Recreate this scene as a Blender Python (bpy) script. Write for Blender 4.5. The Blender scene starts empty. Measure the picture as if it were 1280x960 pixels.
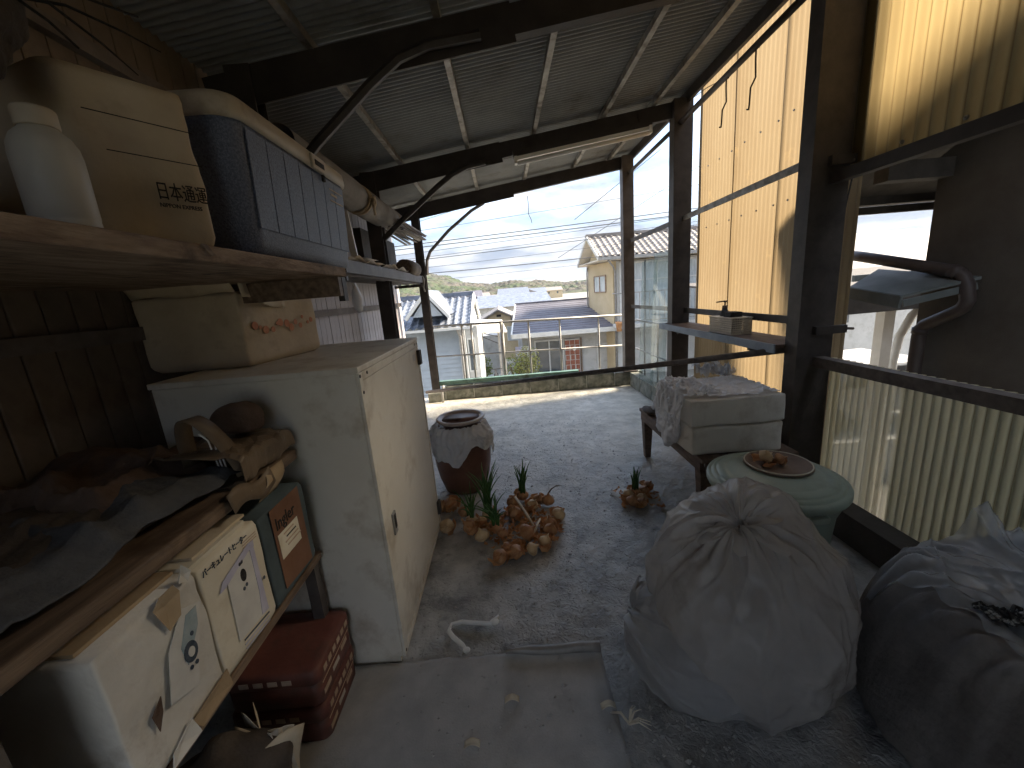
import bpy, bmesh, math, random
from mathutils import Vector, Matrix, noise
random.seed(7)
R = math.radians
scn = bpy.context.scene
COL = scn.collection

# ---------------------------------------------------------------- camera
cam = bpy.data.cameras.new('camera')
cam.sensor_width = 36; cam.lens = 13.92; cam.clip_start = 0.05; cam.clip_end = 20000
co = bpy.data.objects.new('camera', cam); COL.objects.link(co)
DX = (0.99661, -0.08191, 0.00748); DY = (-0.02560, -0.22248, 0.97460); DZ = (-0.07816, -0.97149, -0.22383)
rt = Vector((DX[0], DY[0], DZ[0])); up = -Vector((DX[1], DY[1], DZ[1])); fw = Vector((DX[2], DY[2], DZ[2]))
mw = Matrix((rt, up, -fw)).transposed().to_4x4(); mw.translation = Vector((0, 0, 1.4))
co.matrix_world = mw
scn.camera = co

# ---------------------------------------------------------------- sky, sun, exposure
SUN_EL = 38.0
SUN_AZ = 82.0        # degrees clockwise from +Y (the depth of the terrace): the sun stands to the right
w = bpy.data.worlds.new('World'); scn.world = w; w.use_nodes = True
nt = w.node_tree; nt.nodes.clear()
def N(tree, t, **k):
    n = tree.nodes.new(t)
    for a, b in k.items(): setattr(n, a, b)
    return n
wo = N(nt, 'ShaderNodeOutputWorld'); wb = N(nt, 'ShaderNodeBackground'); wb.inputs[1].default_value = 0.05
sky = N(nt, 'ShaderNodeTexSky'); sky.sky_type = 'NISHITA'; sky.sun_disc = False
sky.sun_elevation = R(SUN_EL); sky.sun_rotation = R(SUN_AZ); sky.air_density = 1.0; sky.dust_density = 0.6; sky.ozone_density = 1.5
tc = N(nt, 'ShaderNodeTexCoord'); sp = N(nt, 'ShaderNodeSeparateXYZ'); nt.links.new(tc.outputs['Generated'], sp.inputs[0])
ad = N(nt, 'ShaderNodeMath', operation='MAXIMUM'); nt.links.new(sp.outputs[2], ad.inputs[0]); ad.inputs[1].default_value = 0.0
ad2 = N(nt, 'ShaderNodeMath', operation='ADD'); nt.links.new(ad.outputs[0], ad2.inputs[0]); ad2.inputs[1].default_value = 0.16
dv = N(nt, 'ShaderNodeVectorMath', operation='DIVIDE'); nt.links.new(tc.outputs['Generated'], dv.inputs[0])
cb = N(nt, 'ShaderNodeCombineXYZ'); nt.links.new(ad2.outputs[0], cb.inputs[0]); nt.links.new(ad2.outputs[0], cb.inputs[1]); cb.inputs[2].default_value = 1
nt.links.new(cb.outputs[0], dv.inputs[1])
nz = N(nt, 'ShaderNodeTexNoise'); nz.inputs['Scale'].default_value = 0.9; nz.inputs['Detail'].default_value = 9; nz.inputs['Roughness'].default_value = 0.56; nz.inputs['Distortion'].default_value = 0.5
mp = N(nt, 'ShaderNodeMapping'); mp.inputs['Location'].default_value = (3.2, 1.1, 0.0); nt.links.new(dv.outputs[0], mp.inputs[0]); nt.links.new(mp.outputs[0], nz.inputs['Vector'])
cr = N(nt, 'ShaderNodeValToRGB'); cr.color_ramp.elements[0].position = 0.33; cr.color_ramp.elements[1].position = 0.56
nt.links.new(nz.outputs[0], cr.inputs[0])
nz2 = N(nt, 'ShaderNodeTexNoise'); nz2.inputs['Scale'].default_value = 2.1; nz2.inputs['Detail'].default_value = 6; nt.links.new(mp.outputs[0], nz2.inputs['Vector'])
ccol = N(nt, 'ShaderNodeValToRGB'); ccol.color_ramp.elements[0].position = .40; ccol.color_ramp.elements[1].position = .58
ccol.color_ramp.elements[0].color = (.72, .92, 1.28, 1); ccol.color_ramp.elements[1].color = (1.75, 1.82, 1.93, 1); nt.links.new(nz2.outputs[0], ccol.inputs[0])
# towards the horizon the clouds close up
hzn = N(nt, 'ShaderNodeMapRange'); hzn.inputs['From Min'].default_value = .10; hzn.inputs['From Max'].default_value = .34; hzn.inputs['To Min'].default_value = 1; hzn.inputs['To Max'].default_value = 0
nt.links.new(ad.outputs[0], hzn.inputs[0]); cov = N(nt, 'ShaderNodeMath', operation='MAXIMUM'); nt.links.new(cr.outputs[0], cov.inputs[0]); nt.links.new(hzn.outputs[0], cov.inputs[1])
mxw = N(nt, 'ShaderNodeMix', data_type='RGBA'); nt.links.new(cov.outputs[0], mxw.inputs['Factor'])
# the cloud layer grows brighter from the horizon upwards, as in an overcast sky
cie = N(nt, 'ShaderNodeMath', operation='MULTIPLY_ADD'); nt.links.new(ad.outputs[0], cie.inputs[0]); cie.inputs[1].default_value = 2.6; cie.inputs[2].default_value = 0.62
csc = N(nt, 'ShaderNodeVectorMath', operation='SCALE'); nt.links.new(ccol.outputs[0], csc.inputs[0]); nt.links.new(cie.outputs[0], csc.inputs['Scale'])
nt.links.new(sky.outputs[0], mxw.inputs['A']); nt.links.new(csc.outputs[0], mxw.inputs['B'])
nt.links.new(mxw.outputs['Result'], wb.inputs[0]); nt.links.new(wb.outputs[0], wo.inputs[0])

sl = bpy.data.lights.new('sun', 'SUN'); sl.energy = 2.0; sl.angle = R(11.0); sl.color = (1.0, 0.86, 0.66)
so = bpy.data.objects.new('sun', sl); COL.objects.link(so)
sd = Vector((math.sin(R(SUN_AZ)) * math.cos(R(SUN_EL)), math.cos(R(SUN_AZ)) * math.cos(R(SUN_EL)), math.sin(R(SUN_EL))))
so.rotation_euler = sd.to_track_quat('Z', 'Y').to_euler(); so.location = (30, 3, 25)
scn.view_settings.view_transform = 'Standard'; scn.view_settings.look = 'None'
scn.view_settings.exposure = 3.5; scn.view_settings.gamma = 1.0; scn.view_settings.use_curve_mapping = False
scn.cycles.use_denoising = True; scn.cycles.use_adaptive_sampling = True; scn.cycles.adaptive_threshold = 0.02
scn.cycles.max_bounces = 14; scn.cycles.diffuse_bounces = 8; scn.cycles.transparent_max_bounces = 12
scn.cycles.caustics_reflective = False; scn.cycles.caustics_refractive = False

# ---------------------------------------------------------------- materials
def link(t, a, b): t.links.new(a, b)
def M(name, c1, c2=None, scale=6, rough=.7, bump=0.0, bscale=40, metal=0.0, spec=.35, c3=None, s3=2.0, stretch=(1, 1, 1), lo=.35, hi=.65, lo3=.52, hi3=.68, trans=0.0, bdist=.01, detail=6, coat=0.0, rvar=0.0):
    m = bpy.data.materials.new(name); m.use_nodes = True; t = m.node_tree; p = t.nodes['Principled BSDF']; out = t.nodes['Material Output']
    p.inputs['Roughness'].default_value = rough; p.inputs['Metallic'].default_value = metal
    p.inputs['Specular IOR Level'].default_value = spec; p.inputs['Coat Weight'].default_value = coat
    tcd = N(t, 'ShaderNodeTexCoord'); mpn = N(t, 'ShaderNodeMapping'); mpn.inputs['Scale'].default_value = stretch
    link(t, tcd.outputs['Object'], mpn.inputs[0])
    base = None
    if c2:
        n = N(t, 'ShaderNodeTexNoise'); n.inputs['Scale'].default_value = scale; n.inputs['Detail'].default_value = detail; n.inputs['Roughness'].default_value = .62
        link(t, mpn.outputs[0], n.inputs['Vector'])
        r = N(t, 'ShaderNodeValToRGB'); r.color_ramp.elements[0].position = lo; r.color_ramp.elements[1].position = hi
        r.color_ramp.elements[0].color = (*c1, 1); r.color_ramp.elements[1].color = (*c2, 1); link(t, n.outputs[0], r.inputs[0]); base = r.outputs[0]
        if rvar:
            rr = N(t, 'ShaderNodeMapRange'); rr.inputs['To Min'].default_value = rough - rvar; rr.inputs['To Max'].default_value = rough + rvar
            link(t, n.outputs[0], rr.inputs[0]); link(t, rr.outputs[0], p.inputs['Roughness'])
        if c3:
            n3 = N(t, 'ShaderNodeTexNoise'); n3.inputs['Scale'].default_value = s3; n3.inputs['Detail'].default_value = 8; n3.inputs['Roughness'].default_value = .66
            link(t, tcd.outputs['Object'], n3.inputs['Vector'])
            r3 = N(t, 'ShaderNodeValToRGB'); r3.color_ramp.elements[0].position = lo3; r3.color_ramp.elements[1].position = hi3; link(t, n3.outputs[0], r3.inputs[0])
            mx = N(t, 'ShaderNodeMix', data_type='RGBA'); link(t, r3.outputs[0], mx.inputs['Factor']); link(t, base, mx.inputs['A']); mx.inputs['B'].default_value = (*c3, 1); base = mx.outputs['Result']
        link(t, base, p.inputs['Base Color'])
    else:
        p.inputs['Base Color'].default_value = (*c1, 1)
    if bump:
        nb = N(t, 'ShaderNodeTexNoise'); nb.inputs['Scale'].default_value = bscale; nb.inputs['Detail'].default_value = 5; link(t, mpn.outputs[0], nb.inputs['Vector'])
        b = N(t, 'ShaderNodeBump'); b.inputs['Strength'].default_value = bump; b.inputs['Distance'].default_value = bdist; link(t, nb.outputs[0], b.inputs['Height']); link(t, b.outputs[0], p.inputs['Normal'])
    if trans:
        tr = N(t, 'ShaderNodeBsdfTranslucent'); ms = N(t, 'ShaderNodeMixShader'); ms.inputs[0].default_value = trans
        if base: link(t, base, tr.inputs[0])
        else: tr.inputs[0].default_value = (*c1, 1)
        link(t, p.outputs[0], ms.inputs[1]); link(t, tr.outputs[0], ms.inputs[2]); link(t, ms.outputs[0], out.inputs[0])
    return m
def add_clear(m, amount, tint=(1, 1, 1)):
    """mix see-through into a thin film"""
    t = m.node_tree; out = t.nodes['Material Output']; src = out.inputs[0].links[0].from_socket
    tp = N(t, 'ShaderNodeBsdfTransparent'); tp.inputs[0].default_value = (*tint, 1); ms = N(t, 'ShaderNodeMixShader'); ms.inputs[0].default_value = amount
    link(t, src, ms.inputs[1]); link(t, tp.outputs[0], ms.inputs[2]); link(t, ms.outputs[0], out.inputs[0]); return m

MT = {}
MT['concrete'] = M('weathered_concrete', (.40, .41, .405), (.60, .60, .575), 3.4, .42, 1.0, 22, c3=(.68, .64, .54), s3=1.1, bdist=.025, rvar=.2, lo3=.5, hi3=.75)
MT['block'] = M('mossy_block', (.12, .13, .11), (.34, .34, .30), 7, .9, .5, 60, c3=(.05, .065, .05), s3=5)
MT['mat'] = M('rubber_mat', (.36, .355, .345), (.46, .455, .44), 9, .65, .35, 160, c3=(.27, .265, .25), s3=4, lo3=.58, hi3=.8, bdist=.004)
MT['steel'] = M('brown_painted_steel', (.040, .034, .032), (.075, .064, .058), 8, .55, .15, 90, c3=(.13, .10, .085), s3=3, lo3=.6, hi3=.8)
MT['steel_grey'] = M('grey_painted_steel', (.075, .066, .062), (.125, .11, .105), 8, .55, .1, 90)
MT['beam'] = M('dark_brown_beam', (.035, .030, .028), (.060, .050, .046), 6, .6, .1, 80)
MT['galv'] = M('galvanised_purlin', (.20, .19, .175), (.36, .34, .31), 14, .5, .1, 70, c3=(.12, .09, .07), s3=9, metal=.3)
MT['roof'] = M('underside_of_roof_sheet', (.22, .23, .235), (.30, .31, .315), 3, .5, .1, 60, c3=(.13, .12, .11), s3=1.5)
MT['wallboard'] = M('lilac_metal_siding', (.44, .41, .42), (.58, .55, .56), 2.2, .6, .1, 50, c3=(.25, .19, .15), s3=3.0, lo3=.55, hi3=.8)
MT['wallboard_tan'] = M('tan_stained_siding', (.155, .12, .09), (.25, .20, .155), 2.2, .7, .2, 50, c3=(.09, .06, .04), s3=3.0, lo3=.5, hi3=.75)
MT['batten'] = M('wall_batten', (.14, .115, .10), (.22, .19, .17), 8, .7, .2, 60)
def sheet(name, c1, c2, tr, clear=0.0, stain=(.35, .25, .12)):
    m = M(name, c1, c2, 1.6, .42, .12, 30, trans=tr, c3=stain, s3=2.6, lo3=.62, hi3=.9, stretch=(1, 1, .35))
    t = m.node_tree
    at = N(t, 'ShaderNodeAttribute'); at.attribute_name = 'rib_shade'      # shade of the ribs, painted into the sheet's colour
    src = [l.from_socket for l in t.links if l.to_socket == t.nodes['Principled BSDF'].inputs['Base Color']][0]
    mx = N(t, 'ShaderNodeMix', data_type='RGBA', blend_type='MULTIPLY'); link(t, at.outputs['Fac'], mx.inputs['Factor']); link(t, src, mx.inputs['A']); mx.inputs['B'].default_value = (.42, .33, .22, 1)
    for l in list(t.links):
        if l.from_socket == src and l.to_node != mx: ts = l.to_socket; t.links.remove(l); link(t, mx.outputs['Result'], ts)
    return add_clear(m, clear) if clear else m
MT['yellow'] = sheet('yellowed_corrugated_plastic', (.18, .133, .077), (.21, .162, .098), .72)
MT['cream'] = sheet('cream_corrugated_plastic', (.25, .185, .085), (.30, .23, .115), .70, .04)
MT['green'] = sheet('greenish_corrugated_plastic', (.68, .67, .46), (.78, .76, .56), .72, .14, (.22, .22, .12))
MT['wood'] = M('rough_shelf_wood', (.20, .135, .095), (.44, .335, .245), 7, .75, .6, 50, stretch=(6, 1, 6), c3=(.09, .06, .045), s3=6, bdist=.006)
MT['wood_dark'] = M('dark_worn_plank', (.11, .075, .052), (.25, .18, .125), 5, .5, .35, 40, stretch=(9, .7, 9), c3=(.07, .04, .025), s3=4, bdist=.004)
MT['bench'] = M('brown_bench_wood', (.09, .06, .045), (.18, .125, .095), 6, .65, .3, 40, stretch=(5, 1, 5))
MT['carton'] = M('old_cardboard', (.34, .245, .15), (.48, .37, .245), 4, .85, .2, 60, c3=(.24, .15, .08), s3=5, lo3=.58, hi3=.85)
MT['carton_pale'] = M('pale_cardboard', (.52, .43, .31), (.66, .57, .43), 4, .8, .2, 40, c3=(.34, .25, .15), s3=5, lo3=.56, hi3=.8)
MT['carton_white'] = M('white_printed_card', (.62, .57, .46), (.76, .71, .60), 3, .7, .1, 60, c3=(.42, .34, .22), s3=5, lo3=.58, hi3=.85)
MT['carton_torn'] = M('scuffed_white_card', (.58, .56, .52), (.76, .74, .70), 4, .8, .25, 50, c3=(.33, .27, .21), s3=6, lo3=.56, hi3=.8)
MT['carton_blue'] = M('slate_blue_card', (.055, .075, .085), (.085, .115, .13), 6, .75, .1, 60)
MT['carton_brown'] = M('brown_printed_card', (.15, .075, .045), (.21, .11, .07), 6, .75, .1, 60)
MT['ink'] = M('black_ink', (.02, .02, .02), (.06, .05, .05), 90, .8, lo=.5, hi=.7)
MT['ink_blue'] = M('blue_black_ink', (.03, .045, .075), (.09, .11, .14), 60, .8)
MT['ink_lilac'] = M('lilac_print', (.42, .41, .55), (.56, .55, .66), 12, .8)
MT['ink_pale'] = M('pale_grey_print', (.58, .57, .55), (.68, .67, .64), 14, .8)
MT['ink_teal'] = M('teal_print', (.22, .30, .34), (.42, .48, .50), 14, .8)
MT['ink_red'] = M('faded_red_print', (.55, .23, .15), (.62, .33, .22), 40, .85)
MT['cabinet'] = M('cream_enamel', (.68, .64, .55), (.78, .745, .66), 2.0, .45, .05, 60, c3=(.36, .285, .19), s3=4.2, lo3=.50, hi3=.78)
MT['cooler_blue'] = M('navy_textured_plastic', (.085, .105, .165), (.19, .225, .315), 190, .5, .5, 260, bdist=.002)
MT['cooler_lid'] = M('cream_plastic', (.50, .43, .33), (.62, .55, .44), 4, .5, c3=(.34, .27, .19), s3=6)
MT['white_plastic'] = M('milky_plastic', (.62, .60, .54), (.74, .72, .67), 3, .4, trans=.2)
MT['cloth_dark'] = M('dark_cloth', (.05, .042, .038), (.115, .095, .082), 8, .8, .4, 120)
MT['cloth_slate'] = M('slate_cloth', (.06, .062, .07), (.12, .125, .135), 8, .95, .4, 120)
MT['cloth_tan'] = M('tan_cloth', (.38, .29, .19), (.52, .42, .29), 12, .9, .4, 120)
MT['cloth_brown'] = M('brown_cloth', (.085, .055, .040), (.16, .11, .085), 8, .95, .4, 120)
MT['paper_bag'] = M('brown_paper', (.13, .095, .065), (.21, .155, .105), 6, .4, .3, 30, c3=(.52, .45, .35), s3=18, lo3=.66, hi3=.72)
MT['red_tin'] = M('rusty_red_tin', (.125, .045, .037), (.18, .068, .052), 9, .5, .1, 60, c3=(.07, .045, .035), s3=7, lo3=.5, hi3=.7)
MT['print_tan'] = M('worn_tan_print', (.42, .30, .22), (.55, .42, .32), 30, .7)
MT['white_print'] = M('worn_pale_print', (.45, .40, .35), (.6, .55, .5), 30, .7)
MT['news'] = M('newsprint', (.48, .45, .40), (.62, .59, .54), 40, .85, trans=.1)
MT['bag_film'] = add_clear(M('smoky_bin_bag_film', (.54, .52, .50), (.72, .70, .675), 3.0, .18, .2, 34, trans=.38, c3=(.38, .34, .30), s3=2.5, bdist=.012), .26)
MT['bag_film2'] = add_clear(M('milky_bag_film', (.50, .50, .50), (.62, .62, .62), 4, .35, .3, 30, trans=.35, bdist=.01), .2)
MT['film'] = add_clear(M('crumpled_clear_film', (.55, .58, .62), None, rough=.14, bump=.5, bscale=16, spec=.9, trans=.30, bdist=.02), .52)
MT['film_white'] = M('white_carrier_film', (.80, .81, .84), (.88, .89, .91), 6, .25, .4, 40, trans=.3)
MT['blanket'] = M('dark_quilt', (.13, .122, .118), (.24, .225, .215), 6, .75, .4, 60)
MT['rope_dark'] = M('black_white_net', (.02, .02, .02), (.40, .40, .38), 60, .8, lo=.5, hi=.62)
MT['tub'] = M('sage_green_plastic', (.30, .375, .31), (.39, .46, .39), 3, .42, .05, 40, c3=(.24, .25, .20), s3=5, lo3=.48, hi3=.75)
MT['lid_brown'] = M('brown_lid', (.16, .11, .08), (.25, .18, .135), 6, .6, .2, 60)
MT['foam'] = M('ivory_foam', (.66, .63, .56), (.76, .73, .66), 3, .85, .15, 90, c3=(.48, .43, .36), s3=3)
MT['clay'] = M('brown_glazed_jar', (.115, .052, .034), (.19, .09, .06), 5, .35, .1, 40, c3=(.25, .15, .11), s3=6, lo3=.6, hi3=.8)
MT['clay_light'] = M('pale_brown_glaze', (.42, .33, .28), (.52, .43, .37), 8, .35, .1, 40)
MT['onion'] = M('onion_skin', (.29, .135, .06), (.52, .30, .155), 22, .5, .3, 60, stretch=(1, 1, .2), c3=(.22, .085, .04), s3=25)
MT['onion_pale'] = M('pale_onion_skin', (.52, .36, .20), (.66, .50, .31), 22, .5, .3, 60, stretch=(1, 1, .2), c3=(.34, .17, .08), s3=25)
MT['peel'] = M('loose_onion_peel', (.46, .20, .075), (.66, .38, .19), 22, .5, .2, 60, trans=.25)
MT['shoot'] = M('green_onion_shoot', (.055, .15, .045), (.12, .24, .07), 10, .45, trans=.2)
MT['straw'] = M('dry_stalk', (.60, .54, .42), (.74, .68, .56), 20, .8)
MT['cord_white'] = M('white_cord', (.78, .78, .76), (.86, .86, .84), 30, .6)
MT['glass'] = M('dusty_glass', (.30, .34, .35), None, rough=.02, spec=1.0)
MT['tube_white'] = M('enamel_white', (.78, .75, .69), (.86, .84, .79), 5, .35)
MT['green_paint'] = M('green_painted_rail', (.10, .19, .165), (.16, .26, .23), 7, .6, .2, 60, c3=(.05, .07, .055), s3=6)
MT['blue_board'] = M('blue_grey_board', (.20, .25, .31), (.30, .36, .43), 6, .6, .15, 60)
MT['rail_pipe'] = M('grey_pipe', (.24, .235, .225), (.36, .35, .34), 12, .5, metal=.2)
MT['rusty_pipe'] = M('rusty_bar', (.075, .062, .055), (.15, .125, .11), 20, .6, .2, 80)
MT['stucco'] = M('grey_stucco', (.10, .088, .078), (.14, .125, .11), 3, .9, .7, 120, bdist=.004)
MT['eave_dark'] = M('dark_eave_wood', (.06, .053, .048), (.10, .09, .082), 6, .8, .2, 60)
MT['downpipe'] = M('mauve_brown_pipe', (.07, .055, .052), (.10, .08, .076), 6, .5)
MT['awning'] = M('grey_green_awning', (.13, .15, .15), (.19, .21, .21), 5, .6)
def film_clear(name, amount):
    m = bpy.data.materials[name]; return add_clear(m, amount)
g_ = MT['glass']; add_clear(g_, .80, (.92, .97, .97))
# ---------------------------------------------------------------- builders
ORG = {}
def thing(name, label, cat, loc=(0, 0, 0), group=None):
    o = bpy.data.objects.new(name, None); COL.objects.link(o); o.location = loc; o.empty_display_size = .1
    o['label'] = label; o['category'] = cat
    if group: o['group'] = group
    ORG[o.name] = Vector(loc); return o
def tag(o, label, cat, group=None):
    o['label'] = label; o['category'] = cat
    if group: o['group'] = group
    return o
def struct(o): o['kind'] = 'structure'; return o
def worg(p):
    return ORG.get(p.name, Vector((0, 0, 0))) if p else Vector((0, 0, 0))
def mkobj(name, me, parent=None, loc=None):
    o = bpy.data.objects.new(name, me); COL.objects.link(o)
    if parent:
        o.parent = parent; ORG[o.name] = worg(parent)
    if loc is not None: o.location = loc; ORG[o.name] = worg(parent) + Vector(loc)
    return o
class B:
    def __init__(s): s.v = []; s.f = []
    def add(s, vs, fs):
        k = len(s.v); s.v += [Vector(v) for v in vs]; s.f += [tuple(i + k for i in f) for f in fs]; return s
    def box(s, x0, x1, y0, y1, z0, z1):
        return s.add([(x0, y0, z0), (x1, y0, z0), (x1, y1, z0), (x0, y1, z0), (x0, y0, z1), (x1, y0, z1), (x1, y1, z1), (x0, y1, z1)],
                     [(0, 3, 2, 1), (4, 5, 6, 7), (0, 1, 5, 4), (1, 2, 6, 5), (2, 3, 7, 6), (3, 0, 4, 7)])
    def cbox(s, x0, x1, y0, y1, z0, z1, c=.01):
        """box with chamfered edges"""
        bm = bmesh.new(); bmesh.ops.create_cube(bm, size=1)
        for v in bm.verts: v.co = Vector(((x0 + x1) / 2 + v.co.x * (x1 - x0), (y0 + y1) / 2 + v.co.y * (y1 - y0), (z0 + z1) / 2 + v.co.z * (z1 - z0)))
        bmesh.ops.bevel(bm, geom=bm.edges[:], offset=c, segments=2, affect='EDGES', profile=.6)
        bm.verts.index_update(); s.add([v.co.copy() for v in bm.verts], [[v.index for v in f.verts] for f in bm.faces]); bm.free(); return s
    def bar(s, a, b, wd, ht, upv=(0, 0, 1)):
        a = Vector(a); b = Vector(b); d = (b - a).normalized(); u = Vector(upv); sd_ = d.cross(u).normalized(); u = sd_.cross(d)
        vs = [p + sd_ * i * wd / 2 + u * j * ht / 2 for p in (a, b) for i, j in ((-1, -1), (1, -1), (1, 1), (-1, 1))]
        return s.add(vs, [(0, 1, 2, 3), (7, 6, 5, 4), (0, 4, 5, 1), (1, 5, 6, 2), (2, 6, 7, 3), (3, 7, 4, 0)])
    def tube(s, pts, r, n=8, cap=True, flat=1.0):
        pts = [Vector(p) for p in pts]; rs = r if isinstance(r, (list, tuple)) else [r] * len(pts)
        vs = []; fs = []; prev = None
        for i, p in enumerate(pts):
            d = (pts[min(i + 1, len(pts) - 1)] - pts[max(i - 1, 0)]).normalized()
            if prev is None: a = d.orthogonal().normalized()
            else:
                a = prev - d * prev.dot(d); a = a.normalized() if a.length > 1e-6 else d.orthogonal().normalized()
            prev = a; b = d.cross(a)
            for k in range(n):
                t = 2 * math.pi * k / n; vs.append(p + a * math.cos(t) * rs[i] + b * math.sin(t) * rs[i] * flat)
        for i in range(len(pts) - 1):
            for k in range(n): fs.append((i * n + k, i * n + (k + 1) % n, (i + 1) * n + (k + 1) % n, (i + 1) * n + k))
        if cap: fs.append(tuple(range(n - 1, -1, -1))); fs.append(tuple(range((len(pts) - 1) * n, len(pts) * n)))
        return s.add(vs, fs)
    def lathe(s, prof, c, n=32, sx=1, sy=1):
        vs = []; fs = []; c = Vector(c)
        for r, z in prof:
            for k in range(n):
                t = 2 * math.pi * k / n; vs.append(c + Vector((r * math.cos(t) * sx, r * math.sin(t) * sy, z)))
        for i in range(len(prof) - 1):
            for k in range(n): fs.append((i * n + k, i * n + (k + 1) % n, (i + 1) * n + (k + 1) % n, (i + 1) * n + k))
        fs.append(tuple(range(n - 1, -1, -1))); fs.append(tuple(range((len(prof) - 1) * n, len(prof) * n)))
        return s.add(vs, fs)
    def prism(s, poly, d):
        """flat polygon (3D points) pushed along vector d"""
        n = len(poly); d = Vector(d); poly = [Vector(p) for p in poly]
        return s.add(poly + [p + d for p in poly], [tuple(range(n - 1, -1, -1)), tuple(range(n, 2 * n))] + [(i, (i + 1) % n, n + (i + 1) % n, n + i) for i in range(n)])
    def grid(s, fn, nu, nv, closeu=False):
        vs = [fn(i / (nu if closeu else nu - 1), j / (nv - 1)) for j in range(nv) for i in range(nu)]
        fs = []
        for j in range(nv - 1):
            for i in range(nu if closeu else nu - 1):
                fs.append((j * nu + i, j * nu + (i + 1) % nu, (j + 1) * nu + (i + 1) % nu, (j + 1) * nu + i))
        return s.add(vs, fs)
    def mesh(s, name, mat, smooth=False, off=Vector((0, 0, 0))):
        me = bpy.data.meshes.new(name); me.from_pydata([tuple(v - off) for v in s.v], [], s.f)
        bm = bmesh.new(); bm.from_mesh(me); bmesh.ops.recalc_face_normals(bm, faces=bm.faces); bm.to_mesh(me); bm.free()
        me.materials.append(MT[mat] if isinstance(mat, str) else mat)
        if smooth: me.polygons.foreach_set('use_smooth', [True] * len(me.polygons))
        me.update(); return me
    def build(s, name, mat, parent=None, smooth=False, bevel=0, solid=0):
        o = mkobj(name, s.mesh(name, mat, smooth, worg(parent)), parent)
        if solid: md = o.modifiers.new('t', 'SOLIDIFY'); md.thickness = solid; md.offset = 0
        if bevel: md = o.modifiers.new('b', 'BEVEL'); md.width = bevel; md.segments = 2; md.limit_method = 'ANGLE'; md.angle_limit = R(40)
        return o
def base_at(o, p):
    """move a one-mesh thing's origin to p, keeping its shape where it is"""
    p = Vector(p); o.data.transform(Matrix.Translation(-p)); o.location = p; ORG[o.name] = p; return o
def fbm(p, o=4): return noise.fractal(Vector(p), 1.0, 2.0, o)
def text_part(name, body, parent, pos, xdir, updir, size, mat, ext=.0006, sx=1.0):
    cu = bpy.data.curves.new(name, 'FONT'); cu.body = body; cu.size = size; cu.extrude = ext; cu.resolution_u = 2
    t = bpy.data.objects.new(name, cu); COL.objects.link(t)
    me = bpy.data.meshes.new_from_object(t.evaluated_get(bpy.context.evaluated_depsgraph_get())); bpy.data.objects.remove(t); bpy.data.curves.remove(cu)
    x = Vector(xdir).normalized(); z = x.cross(Vector(updir)).normalized(); y = z.cross(x)
    mm = Matrix((x * sx, y, z)).transposed().to_4x4(); mm.translation = Vector(pos) - worg(parent); me.transform(mm)
    me.materials.clear(); me.materials.append(MT[mat]); me.name = name
    return mkobj(name, me, parent)
# ================================================================ SETTING
GZ = -2.9
# ground: one sheet to the horizon
MT['ground'] = M('town_ground', (.16, .155, .14), (.30, .29, .26), .25, .9, .3, 8, c3=(.14, .15, .09), s3=.02)
struct(B().add([(-2700, 5.75, GZ), (3800, 5.75, GZ), (3800, 4300, GZ), (-2700, 4300, GZ), (3800, -40, GZ), (-2700, -40, GZ)],
               [(0, 1, 2, 3), (5, 4, 1, 0)]).build('ground', 'ground'))
# terrace floor: a slab with a gently uneven top
def floor_fn(u, v):
    x = -1.5 + u * 3.32; y = -1.3 + v * 6.95
    return Vector((x, y, .006 * fbm((x * 1.7, y * 1.7, 0)) + .0035 * fbm((x * 9, y * 9, 3)) - .006))
fl = B().grid(floor_fn, 150, 300)
fl.box(-1.55, 1.95, -1.35, 5.72, -.35, -.03)
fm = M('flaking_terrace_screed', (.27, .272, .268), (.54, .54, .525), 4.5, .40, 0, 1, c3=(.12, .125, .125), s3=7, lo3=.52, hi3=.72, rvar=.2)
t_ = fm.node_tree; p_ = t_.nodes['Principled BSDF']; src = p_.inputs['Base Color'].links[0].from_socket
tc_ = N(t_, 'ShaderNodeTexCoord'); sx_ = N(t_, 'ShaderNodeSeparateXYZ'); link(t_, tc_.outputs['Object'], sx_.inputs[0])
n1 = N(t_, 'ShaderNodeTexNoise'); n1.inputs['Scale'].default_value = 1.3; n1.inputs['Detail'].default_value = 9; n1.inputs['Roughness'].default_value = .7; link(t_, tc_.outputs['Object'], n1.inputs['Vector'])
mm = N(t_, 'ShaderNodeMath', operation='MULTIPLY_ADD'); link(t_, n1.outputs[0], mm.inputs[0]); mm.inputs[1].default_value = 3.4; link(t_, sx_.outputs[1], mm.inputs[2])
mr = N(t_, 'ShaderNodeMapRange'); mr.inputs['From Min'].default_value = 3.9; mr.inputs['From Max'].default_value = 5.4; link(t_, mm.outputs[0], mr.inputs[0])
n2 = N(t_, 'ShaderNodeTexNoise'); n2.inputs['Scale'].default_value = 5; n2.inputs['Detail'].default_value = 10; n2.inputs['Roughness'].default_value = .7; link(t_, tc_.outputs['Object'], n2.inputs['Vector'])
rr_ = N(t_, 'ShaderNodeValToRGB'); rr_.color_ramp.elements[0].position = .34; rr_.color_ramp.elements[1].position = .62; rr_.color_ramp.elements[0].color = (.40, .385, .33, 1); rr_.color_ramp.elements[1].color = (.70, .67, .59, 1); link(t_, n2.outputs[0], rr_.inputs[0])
mx_ = N(t_, 'ShaderNodeMix', data_type='RGBA'); link(t_, mr.outputs[0], mx_.inputs['Factor']); link(t_, src, mx_.inputs['A']); link(t_, rr_.outputs[0], mx_.inputs['B']); link(t_, mx_.outputs['Result'], p_.inputs['Base Color'])
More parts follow.
